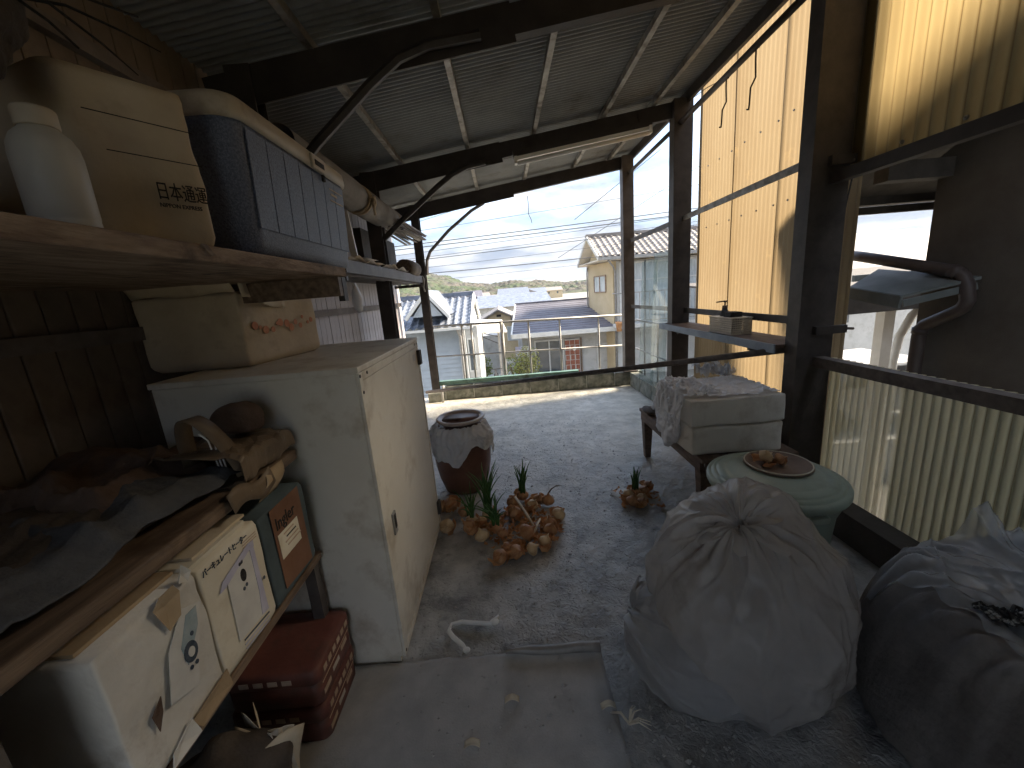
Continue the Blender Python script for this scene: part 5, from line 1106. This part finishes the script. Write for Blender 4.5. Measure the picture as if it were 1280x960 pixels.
jc = B().grid(jcloth, 180, 26, True).build('jar_cover', 'film_white', smooth=True); tag(jc, 'wrinkled white plastic sheet draped over the shoulder of the clay jar', 'sheet'); base_at(jc, (-.385, 2.78, .4))
o = lumpy((-.60, 2.83, .43), (.05, .05, .06), 4, .03, sub=4).build('dark_clump', 'cloth_dark', smooth=True); 
bpy.data.objects.remove(o)

# ---------------------------------------------------------------- onions
def onion_mesh(i):
    r_ = random.Random(100 + i); q = B()
    prof = [(.006, 0), (.020, .002), (.036, .014), (.042, .030), (.038, .046), (.024, .058), (.011, .066), (.006, .078), (.003, .088)]
    n = 20; vs = []; fs = []
    for r0, z in prof:
        for k in range(n):
            a = 2 * math.pi * k / n; rr_ = r0 * (1 + .05 * math.sin(a * 5 + i) + .06 * noise.noise(Vector((math.cos(a) * 2 + i * 3, math.sin(a) * 2, z * 30))))
            vs.append((rr_ * math.cos(a), rr_ * math.sin(a), z))
    for j in range(len(prof) - 1):
        for k in range(n): fs.append((j * n + k, j * n + (k + 1) % n, (j + 1) * n + (k + 1) % n, (j + 1) * n + k))
    fs.append(tuple(range(n - 1, -1, -1))); fs.append(tuple(range((len(prof) - 1) * n, len(prof) * n)))
    q.add(vs, fs)
    return q.mesh('bulb', 'onion' if i % 3 else 'onion_pale', True)
OM = [onion_mesh(i) for i in range(6)]
def peel_mesh(i):
    r_ = random.Random(200 + i)
    def fn(u, v):
        a = -1.1 + 2.2 * u; rr_ = .042 + .012 * v
        return Vector((rr_ * math.cos(a) + .012 * fbm((u * 3 + i, v * 3, 0)), rr_ * math.sin(a), .006 + v * .055 + .012 * fbm((u * 4, v * 4, i))))
    me = B().grid(fn, 10, 7).mesh('skin', 'peel', True); return me
PM = [peel_mesh(i) for i in range(4)]
def shoot(par, n, h, spread, seed, loc):
    r_ = random.Random(seed)
    for i in range(n):
        a = r_.uniform(0, 6.28); l = h * r_.uniform(.45, 1); sp_ = spread * r_.uniform(.15, 1) * l
        ox, oy = r_.uniform(-.02, .02), r_.uniform(-.02, .02); pts = [Vector((ox, oy, .05)) + Vector((math.cos(a) * sp_ * t * t, math.sin(a) * sp_ * t * t, l * (t - .18 * spread * t ** 4))) for t in [k / 6 for k in range(7)]]
        pts = [p + Vector(loc) for p in pts]
        o = B(); o.tube(pts, [.006, .0065, .006, .0055, .0045, .003, .001], 6, flat=.6); o.build('shoot', 'shoot', par, True)
GR = 'sprouting onions left on the terrace floor'
onions = []
def onion(label, x, y, s=1.0, tilt=(0, 0, 0), skin=True, sh=None, z=0.0, k=None):
    k = len(onions) if k is None else k
    t = thing('onion', label, 'onion', (x, y, z), GR)
    s *= .92; b_ = mkobj('bulb', OM[k % 6], t); b_.scale = (s, s, s * (.9 + .05 * (k % 3))); b_.rotation_euler = tilt
    if any(tilt): b_.location = (0, 0, .036 * s * abs(math.sin(max(abs(tilt[0]), abs(tilt[1])))) * .9)
    if skin:
        for j in range(1 + k % 2):
            p_ = mkobj('skin', PM[(k + j) % 4], t); p_.scale = (s * 1.02, s * 1.02, s); p_.rotation_euler = (tilt[0] * .4, tilt[1] * .4, k * 1.3 + j * 2.4)
    if sh: shoot(t, *sh, seed=k * 7 + 1, loc=(x, y, z))
    onions.append(t); return t
# main heap, a ring around dry skins
OL = [
 ('onion with the tallest thicket of green shoots, left of the heap middle', -.20, 2.30, 1.1, (0, 0, 0), 1, (38, .36, .45)),
 ('onion with a broad low tuft of shoots in front of the tallest ones', -.15, 2.14, 1.0, (.2, 0, 0), 1, (28, .22, .8)),
 ('onion with a neat upright tuft of shoots at the back of the heap', .03, 2.50, 1.1, (0, 0, 0), 1, (30, .26, .35)),
 ('onion with sparse drooping shoots at the far left of the heap', -.31, 2.24, 1.0, (.1, .3, 0), 1, (14, .24, .8)),
 ('bare red onion with a curved dry stem at the back right', .19, 2.40, 1.15, (0, .15, 0), 0, None),
 ('onion behind the red one, half hidden at the back right', .13, 2.42, 1.0, (.3, 0, 1), 1, None),
 ('onion wrapped in a big orange flake of skin on the right', .23, 2.22, 1.1, (.2, .5, 0), 1, None),
 ('onion at the right rim, between orange flake and round pale one', .18, 2.13, 1.0, (0, .2, 2), 1, None),
 ('pale round onion on the right rim of the heap', .16, 2.06, 1.05, (.3, .2, 1), 0, None),
 ('ragged onion at the lower right of the heap', .12, 1.95, 1.0, (.5, 0, 2), 1, None),
 ('large tipped onion lying on its side at the front middle', .0, 2.02, 1.35, (0, 1.2, .4), 0, None),
 ('onion with shaggy roots at the front, left of the ragged ones', -.05, 1.90, 1.0, (1.0, 0, .6), 1, None),
 ('onion with shaggy roots at the front, right one of the pair', .03, 1.90, .95, (1.1, 0, 1.6), 1, None),
 ('orange onion with torn flaring skin at the very front of the heap', -.13, 1.87, 1.05, (.6, .3, 0), 1, None),
 ('orange onion tucked left of the torn front one', -.10, 1.93, .9, (.3, .8, 0), 1, None),
 ('round striped onion on the left front of the heap', -.22, 2.06, 1.15, (0, -.3, 0), 0, None),
 ('slim onion between the striped one and the front shoots', -.12, 2.08, .9, (.2, .4, 0), 0, None),
 ('big onion at the left rim leaning outward', -.29, 2.15, 1.1, (0, -.7, 0), 1, None),
 ('onion behind the big leaning one on the left rim', -.24, 2.22, 1.0, (.2, -.2, 0), 1, None),
 ('onion in the heap middle behind the crossed dry stalks', -.03, 2.28, 1.15, (.2, 0, 0), 1, None),
 ('onion at the back of the heap, left of the neat tuft', -.05, 2.42, 1.0, (.1, .2, 0), 1, None),
 ('onion at the back of the heap, right of the neat tuft', .08, 2.36, 1.0, (.5, .1, 1), 1, None),
 ('pale onion alone between the heap and the clay jar', -.37, 2.35, 1.0, (.2, .3, 0), 0, None),
 ('brown onion at the foot of the clay jar by the cabinet', -.46, 2.45, 1.25, (.4, 0, 0), 1, None),
 ('onion partly hidden by the cabinet corner, nearest to it', -.455, 2.20, 1.15, (1.0, .3, 0), 1, None),
 ('onion behind the cabinet corner touching the jar', -.53, 2.42, 1.1, (0, .4, 0), 1, None)]
for a in OL: onion(a[0], a[1], a[2], a[3], a[4], bool(a[5]), a[6])
b_ = B().tube([(.20, 2.40, .085), (.225, 2.41, .11), (.26, 2.42, .125), (.30, 2.42, .12)], [.005, .004, .003, .001], 6).build('dry_stem', 'bark', onions[4], True)
onion('small onion with a short upright tuft of shoots, alone by the bench', .79, 2.42, 1.05, (0, 0, 0), True, (22, .18, .4))
for x, y, s_, lab in ((.73, 2.40, .95, 'onion at the left of the small group by the bench'), (.84, 2.43, 1.0, 'onion at the right of the small group by the bench'), (.72, 2.30, 1.0, 'onion nearest the bin bag in the small group by the bench'), (.80, 2.34, .95, 'onion in front of the tuft in the small group by the bench'), (.90, 2.50, .9, 'onion farthest right of the small group by the bench'), (.78, 2.29, .85, 'little onion at the front right of the group by the bench')):
    onion(lab, x, y, s_, (.3 * (x > .75), .3, 0), True)
# dry stalks and loose skins in the heap
for i, (a, b, lab) in enumerate((((-.02, 2.36, .10), (.09, 2.05, .05), 'long pale dry stalk lying across the onion heap'), ((.06, 2.02, .035), (.12, 2.13, .07), 'short pale dry stalk crossing the long one'))):
    o = B().tube([a, Vector(a).lerp(Vector(b), .5) + Vector((0, 0, .004)), b], [.008, .008, .006], 8).build('dry_stalk', 'straw', smooth=True); tag(o, lab, 'stalk'); base_at(o, a)
lk = B()
for i in range(340):
    if i < 280: a = rn.uniform(0, 6.28); d = rn.random() ** .6; x = .0 + d * .25 * math.cos(a); y = 2.13 + d * .24 * math.sin(a)
    else: x = rn.uniform(.66, .95); y = rn.uniform(2.24, 2.52)
    s_ = rn.uniform(.012, .03); e = Vector((rn.gauss(0, 1), rn.gauss(0, 1), rn.gauss(0, .5))).normalized() * s_; f = e.cross(Vector((rn.gauss(0, .3), rn.gauss(0, .3), 1))).normalized() * s_ * .7
    c_ = Vector((x, y, rn.uniform(.006, .045))); m_ = e.cross(f).normalized() * s_ * .4
    lk.add([c_ - e, c_ - e * .3 + f + m_, c_ + e, c_ - f * .8 + m_, c_ + m_ * 1.4], [(0, 1, 4), (1, 2, 4), (2, 3, 4), (3, 0, 4)])
o = lk.build('loose_onion_skins', 'peel'); o['kind'] = 'stuff'; o['label'] = 'loose papery onion skins strewn among the onions'; o['category'] = 'onion skins'

# ---------------------------------------------------------------- bench with foam blocks
bn = thing('low_bench', 'low brown wooden bench on the right carrying the white foam blocks', 'bench', (1.33, 2.56, 0))
for a, b in ((1.05, 1.22), (1.224, 1.40), (1.404, 1.60)): B().box(a, b, 2.05, 3.10, .375, .40).build('plank', 'bench', bn, bevel=.003)
for yy in (2.11, 3.03):
    for xx in (1.09, 1.56): B().add([(xx - .035, yy - .035, .31), (xx + .035, yy - .035, .31), (xx + .035, yy + .035, .31), (xx - .035, yy + .035, .31), (xx - .022, yy - .022, 0), (xx + .022, yy - .022, 0), (xx + .022, yy + .022, 0), (xx - .022, yy + .022, 0)], [(0, 1, 2, 3), (4, 7, 6, 5), (0, 4, 5, 1), (1, 5, 6, 2), (2, 6, 7, 3), (3, 7, 4, 0)]).build('leg', 'bench', bn)
for xx in (1.065, 1.575): B().box(xx - .012, xx + .012, 2.08, 3.07, .312, .374).build('apron', 'bench', bn)
for yy in (2.07, 3.08): B().box(1.08, 1.57, yy - .012, yy + .012, .314, .374).build('apron', 'bench', bn)
def foam(label, x0, x1, y0, y1, z0, z1, seed):
    b_ = B().cbox(x0, x1, y0, y1, z0, z1, .012); bm = bmesh.new()
    me = b_.mesh('t', 'foam'); bm.from_mesh(me); bmesh.ops.subdivide_edges(bm, edges=bm.edges[:], cuts=12, use_grid_fill=True)
    for v in bm.verts: v.co += Vector(noise.noise_vector(v.co * 4 + Vector((seed, 0, 0)))) * .010 + Vector(noise.noise_vector(v.co * 14)) * .003
    bm.to_mesh(me); bm.free(); me.polygons.foreach_set('use_smooth', [True] * len(me.polygons)); o = mkobj('foam_block', me); tag(o, label, 'foam'); base_at(o, ((x0 + x1) / 2, (y0 + y1) / 2, z0)); return o
foam('ivory foam block on the bench, lower of two', 1.015, 1.535, 2.10, 2.58, .405, .572, 1)
foam('ivory foam block on the bench, stacked on the other', 1.0, 1.53, 2.09, 2.60, .582, .735, 5)
def crumple(label, cx, cy, z, rx, ry, amp, seed, mat='film_white', name='plastic_bag', n=70, drop=.0, edge=None):
    def fn(u, v):
        x = (u - .5) * 2; y = (v - .5) * 2
        r_ = 1 + .18 * fbm((x * 2 + seed, y * 2, 7)); px = cx + x * rx * r_; py = cy + y * ry * r_
        q = abs(fbm((px * 9 + seed, py * 9, 0))) + .5 * abs(fbm((px * 22, py * 22 + seed, 0)))
        zz = z + amp * q
        if edge is not None and px < edge: zz -= (edge - px) * drop; px = edge - (edge - px) * .30 - .02 * q
        return Vector((px, py, zz))
    o = B().grid(fn, n, n).build(name, mat, smooth=True); tag(o, label, 'bag'); base_at(o, (cx, cy, z)); return o
crumple('crumpled white carrier bag spilling over the left end of the foam blocks', 1.04, 2.36, .742, .17, .20, .05, 3, drop=1.6, edge=1.0)
crumple('flat white plastic sheet lying along the top foam block', 1.32, 2.33, .742, .20, .21, .022, 8, n=60)
crumple('clear crumpled plastic bag puffed up behind the foam blocks', 1.42, 2.66, .73, .11, .09, .14, 12, 'film', n=50)
o = lumpy((1.00, 2.42, .53), (.035, .17, .16), 5, .05, .006, (0, 1, 1), sub=5, freq=8).build('plastic_bag', 'film_white', smooth=True); tag(o, 'bunched white carrier bag hanging off the bench end beside the foam', 'bag')
wt = thing('wooden_tray', 'shallow wooden tray with dry sticks behind the foam blocks', 'tray', (1.45, 2.86, .40))
B().box(1.21, 1.66, 2.66, 3.06, .565, .573).build('base', 'wood', wt)
for a, b, c, d in ((1.21, 1.66, 2.65, 2.662), (1.21, 1.66, 3.058, 3.07), (1.20, 1.212, 2.65, 3.07), (1.658, 1.67, 2.65, 3.07)): B().box(a, b, c, d, .565, .615).build('side', 'straw', wt)
for k in range(9): a = rn.uniform(2.68, 3.04); B().tube([(1.23 + rn.random() * .05, a, .585), (1.60 + rn.random() * .05, a + rn.uniform(-.15, .15), .60)], .006, 5).build('stick', 'straw' if k % 2 else 'wood_dark', wt)
o = B().cbox(1.24, 1.60, 2.68, 3.04, .401, .563, .006).build('brown_carton', 'carton'); tag(o, 'brown carton under the wooden tray on the bench', 'carton')
o = lumpy((1.08, 2.95, .425), (.05, .10, .025), 4, .01, sub=4, flat=.402).build('dark_glove', 'cloth_dark', smooth=True); tag(o, 'dark flat cloth on the far left corner of the bench', 'cloth')

# ---------------------------------------------------------------- green tub
TB = (1.185, 1.655)
tb = thing('plastic_tub', 'sage green round plastic tub with ridged lid on the right', 'tub', (TB[0], TB[1], 0))
B().lathe([(.195, .0), (.205, .006), (.235, .36), (.25, .40), (.255, .43), (.258, .455)], (TB[0], TB[1], 0), 56).build('body', 'tub', tb, True)
lp = [(.262, .440), (.276, .446), (.281, .456), (.281, .476), (.277, .483), (.268, .486), (.262, .484), (.258, .487), (.256, .494), (.246, .497), (.240, .495), (.236, .499), (.232, .506), (.20, .509), (.192, .507), (.188, .509), (.10, .511), (.0, .511)]
B().lathe(lp, (TB[0], TB[1], 0), 64).build('lid', 'tub', tb, True)
B().box(TB[0] - .05, TB[0] + .05, TB[1] - .275, TB[1] - .240, .40, .43).build('handle', 'tub', tb, bevel=.006)
lidb = thing('pot_lid', 'brown round pot lid lying on the green tub', 'lid', (1.235, 1.71, .512))
B().lathe([(.0, .5125), (.135, .5125), (.142, .516), (.142, .522), (.135, .524), (.130, .520), (.0, .519)], (1.235, 1.71, 0), 44).build('disc', 'lid_brown', lidb, True)
B().tube([(1.235 + .137 * math.cos(t), 1.71 + .137 * math.sin(t), .5245) for t in [2 * math.pi * k / 40 for k in range(41)]], .003, 6).build('rim', 'straw', lidb, True)
onion('onion lying on the brown lid of the green tub', 1.165, 1.715, .85, (0, 1.25, .3), True, None, .522)
onion('second small onion beside the other on the brown lid', 1.215, 1.70, .7, (1.1, .4, .9), True, None, .522)

# ---------------------------------------------------------------- bin bags
def bin_bag(name, label, c, r, pole, seed, mat, folds=13, lift=False, tuft=True):
    c = Vector(c); pole = Vector(pole).normalized(); a1 = pole.orthogonal().normalized(); a2 = pole.cross(a1)
    p = thing(name, label, 'bag', (c.x, c.y, 0))
    nu, nv = 340, 170; rng = random.Random(seed); phs = [rng.uniform(0, 6.28) for _ in range(6)]
    pleats = [(rng.uniform(0, 6.28), rng.uniform(.05, .16), rng.choice((.35, .5, .8, 1.2, 1.6)), rng.choice((-1, 1, 1)) * rng.uniform(.025, .07), rng.uniform(-.3, .3)) for _ in range(folds * 2)]
    def fn(u, v):
        th = 2 * math.pi * u; ph = .02 + v * (math.pi - .03)
        d = pole * math.cos(ph) + (a1 * math.cos(th) + a2 * math.sin(th)) * math.sin(ph)
        q = Vector((d.x * r[0], d.y * r[1], d.z * r[2]))
        k = -.13 * math.exp(-(ph / .16) ** 2)
        for (t0, w_, L_, am, tw) in pleats:
            dt = (th - t0 - tw * ph + math.pi) % (2 * math.pi) - math.pi
            k += am * math.exp(-(dt / w_) ** 2) * math.exp(-(ph / L_) ** 1.5) * min(1, ph / .10)
        k += .10 * fbm((q.x * 2.6 + seed, q.y * 2.6, q.z * 2.6)) + .030 * abs(fbm((q.x * 8, q.y * 8 + seed, q.z * 4))) + .020 * (1 - abs(noise.noise(Vector((q.x * 5 + seed, q.y * 5, q.z * 9))))) ** 6
        k += .034 * (1 - abs(noise.noise(Vector((math.cos(th) * 2.1 + seed, math.sin(th) * 2.1, ph * .8))))) ** 7 + .016 * (1 - abs(noise.noise(Vector((math.cos(th + ph * .7) * 3.2, math.sin(th + ph * .7) * 3.2, ph * 1.6 + seed))))) ** 8
        k -= .022 * (1 - abs(noise.noise(Vector((q.x * 3.5 + q.z * 3, q.y * 3.5 - q.z * 2, seed))))) ** 8
        q = q * (1 + k) + c
        zf = .004 if not lift else max(.004, .42 * (c.x + .02 - q.x))
        if q.z < zf: q.z = zf + (q.z - zf) * .06
        q.z = max(q.z, .004)
        return q
    B().grid(fn, nu, nv, True).build('film', mat, p, True)
    if tuft:
        tip = c + Vector((pole.x * r[0], pole.y * r[1], pole.z * r[2])) * .86
        def tf(u, v):
            th = 2 * math.pi * u; rr_ = .022 + .075 * v ** 1.3; rr_ *= 1 + .35 * math.sin(th * 7 + phs[2]) * (.3 + v) + .2 * math.sin(th * 3 + phs[3])
            return tip + pole * (v * .10 + .0 - .075 * v * v) + (a1 * math.cos(th) + a2 * math.sin(th)) * rr_ + Vector(noise.noise_vector(Vector((math.cos(th) * 2, math.sin(th) * 2, v * 3)))) * .012 * v
        B().grid(tf, 60, 12, True).build('tied_neck', mat, p, True)
        B().tube([tip + pole * .012 + (a1 * math.cos(t) + a2 * math.sin(t)) * .024 for t in [2 * math.pi * k / 20 for k in range(21)]], .006, 6).build('tie', mat, p, True)
    return p
bin_bag('bin_bag', 'big smoky translucent bin bag knotted on top, in front of the green tub', (.765, 1.18, .31), (.305, .32, .375), (-.26, -.24, .93), 4, 'bag_film', lift=True)
bin_bag('bin_bag', 'smaller pale plastic bag squeezed under the left of the big bin bag', (.62, 1.18, .15), (.25, .27, .20), (-1, .35, .25), 17, 'bag_film2', 9, tuft=True)
# contents of the bags: dark crumpled waste
o = lumpy((.82, 1.21, .34), (.22, .23, .22), 8, .05, .0, flat=.01).build('bagged_waste', 'cloth_brown', smooth=True); tag(o, 'brown crumpled waste showing dimly inside the big bin bag', 'waste')
o = lumpy((.62, 1.24, .14), (.17, .19, .13), 18, .05, .0, flat=.01).build('bagged_waste', 'cloth_slate', smooth=True); tag(o, 'grey waste showing inside the smaller pale bag', 'waste')

# ---------------------------------------------------------------- wrapped quilt bundle
qb = thing('quilt_bundle', 'dark bulky quilt in clear plastic wrapping at the right edge', 'bundle', (1.45, .80, 0))
def mound(x, y):
    """height of the heap: a padded rim round a shallow hollow"""
    dx = (x - 1.44) / .43; dy = (y - .66) / .60
    rho = (abs(dx) ** 2.6 + abs(dy) ** 2.6) ** (1 / 2.6); th = math.atan2(dy, dx)
    if rho >= 1: return 0.0, rho, th
    z = .53 * (1 - rho ** 5) ** .42
    rim = math.exp(-((rho - .80) / .12) ** 2)
    z += rim * .035 - .045 * math.exp(-(rho / .6) ** 4) + .030 * fbm((x * 3, y * 3, 5))
    pl = math.sin(th * 44 + 6 * fbm((x * 3.5, y * 3.5, 1)))
    z += .022 * pl * math.exp(-((rho - .86) / .16) ** 2) * (.4 + .6 * abs(fbm((x * 4, y * 4, 9))) * 2)
    z += .008 * (1 - abs(noise.noise(Vector((x * 16, y * 5, 3))))) ** 4
    return max(z, .004), rho, th
def quilt(u, v):
    th = 2 * math.pi * u; rho = (1 - (1 - v) ** 2.2) * .9995
    c_, s_ = math.cos(th), math.sin(th); rr_ = rho / (abs(c_) ** 2.6 + abs(s_) ** 2.6) ** (1 / 2.6)
    x = 1.44 + .43 * rr_ * c_; y = .66 + .60 * rr_ * s_
    return Vector((x, y, mound(x, y)[0]))
B().grid(quilt, 320, 110, True).build('quilt', 'blanket', qb, True)
CR = [((1.10, 1.10), (1.55, .80), .020, .010), ((1.20, 1.22), (1.70, 1.0), .030, .012), ((1.45, 1.22), (1.42, .80), .035, .009), ((1.25, .70), (1.80, 1.15), .018, .010), ((1.52, 1.20), (1.62, .80), .030, .008), ((1.12, .85), (1.40, 1.20), .014, .008), ((1.6, 1.22), (1.8, .8), .03, .014)]
def wrap(u, v):
    x = 1.13 + u * .62; y = .46 + v * .66
    wob = .03 * fbm((u * 3, v * 3, 8)); x += wob; y -= wob
    e = min(u, 1 - u, v, 1 - v); z = mound(x, y)[0] + .012 + .014 * abs(fbm((x * 7, y * 7, 1)))
    for a_, b_, am, wd in CR:
        p = Vector((x - a_[0], y - a_[1])); d = Vector((b_[0] - a_[0], b_[1] - a_[1])); L_ = d.length; d /= L_
        t = max(0, min(L_, p.dot(d))); q = (p - d * t).length; z += am * math.exp(-q / wd) * math.sin(max(.05, min(1, t / L_)) * 2.9)
    z += .10 * math.exp(-(((x - 1.47) / .05) ** 2 + ((y - 1.10) / .05) ** 2))
    return Vector((x, y, z))
B().grid(wrap, 160, 160).build('wrapping', 'film', qb, True)
nt_ = B()
for i in range(70):
    t = i / 69; x_ = 1.17 + t * .26; y_ = .83 - .13 * t + rn.uniform(-.020, .020); c_ = Vector((x_, y_, mound(x_, y_)[0] + .012 + rn.uniform(0, .028)))
    a = rn.uniform(0, 6.28); nt_.tube([c_ + Vector((.012 * math.cos(a + k * 1.1), .012 * math.sin(a + k * 1.1), .006 * math.sin(k * 2))) for k in range(6)], .0052, 5)
o = nt_.build('net_rope', 'rope_dark', smooth=True); tag(o, 'coil of black and white netting rope tucked in the quilt bundle', 'rope')

# ---------------------------------------------------------------- air between here and the hills
hz = B().box(-2900, 4000, -60, 4400, GZ - 3, 180).build('haze', 'cord_white'); hz['kind'] = 'stuff'; hz.data.materials.clear()
hm = bpy.data.materials.new('haze_air'); hm.use_nodes = True; ht = hm.node_tree; ht.nodes.clear()
ho = N(ht, 'ShaderNodeOutputMaterial'); hv = N(ht, 'ShaderNodeVolumePrincipled'); hv.inputs['Color'].default_value = (.80, .88, 1.0, 1); hv.inputs['Density'].default_value = .00010; hv.inputs['Anisotropy'].default_value = .2
link(ht, hv.outputs[0], ho.inputs['Volume']); hz.data.materials.append(hm)
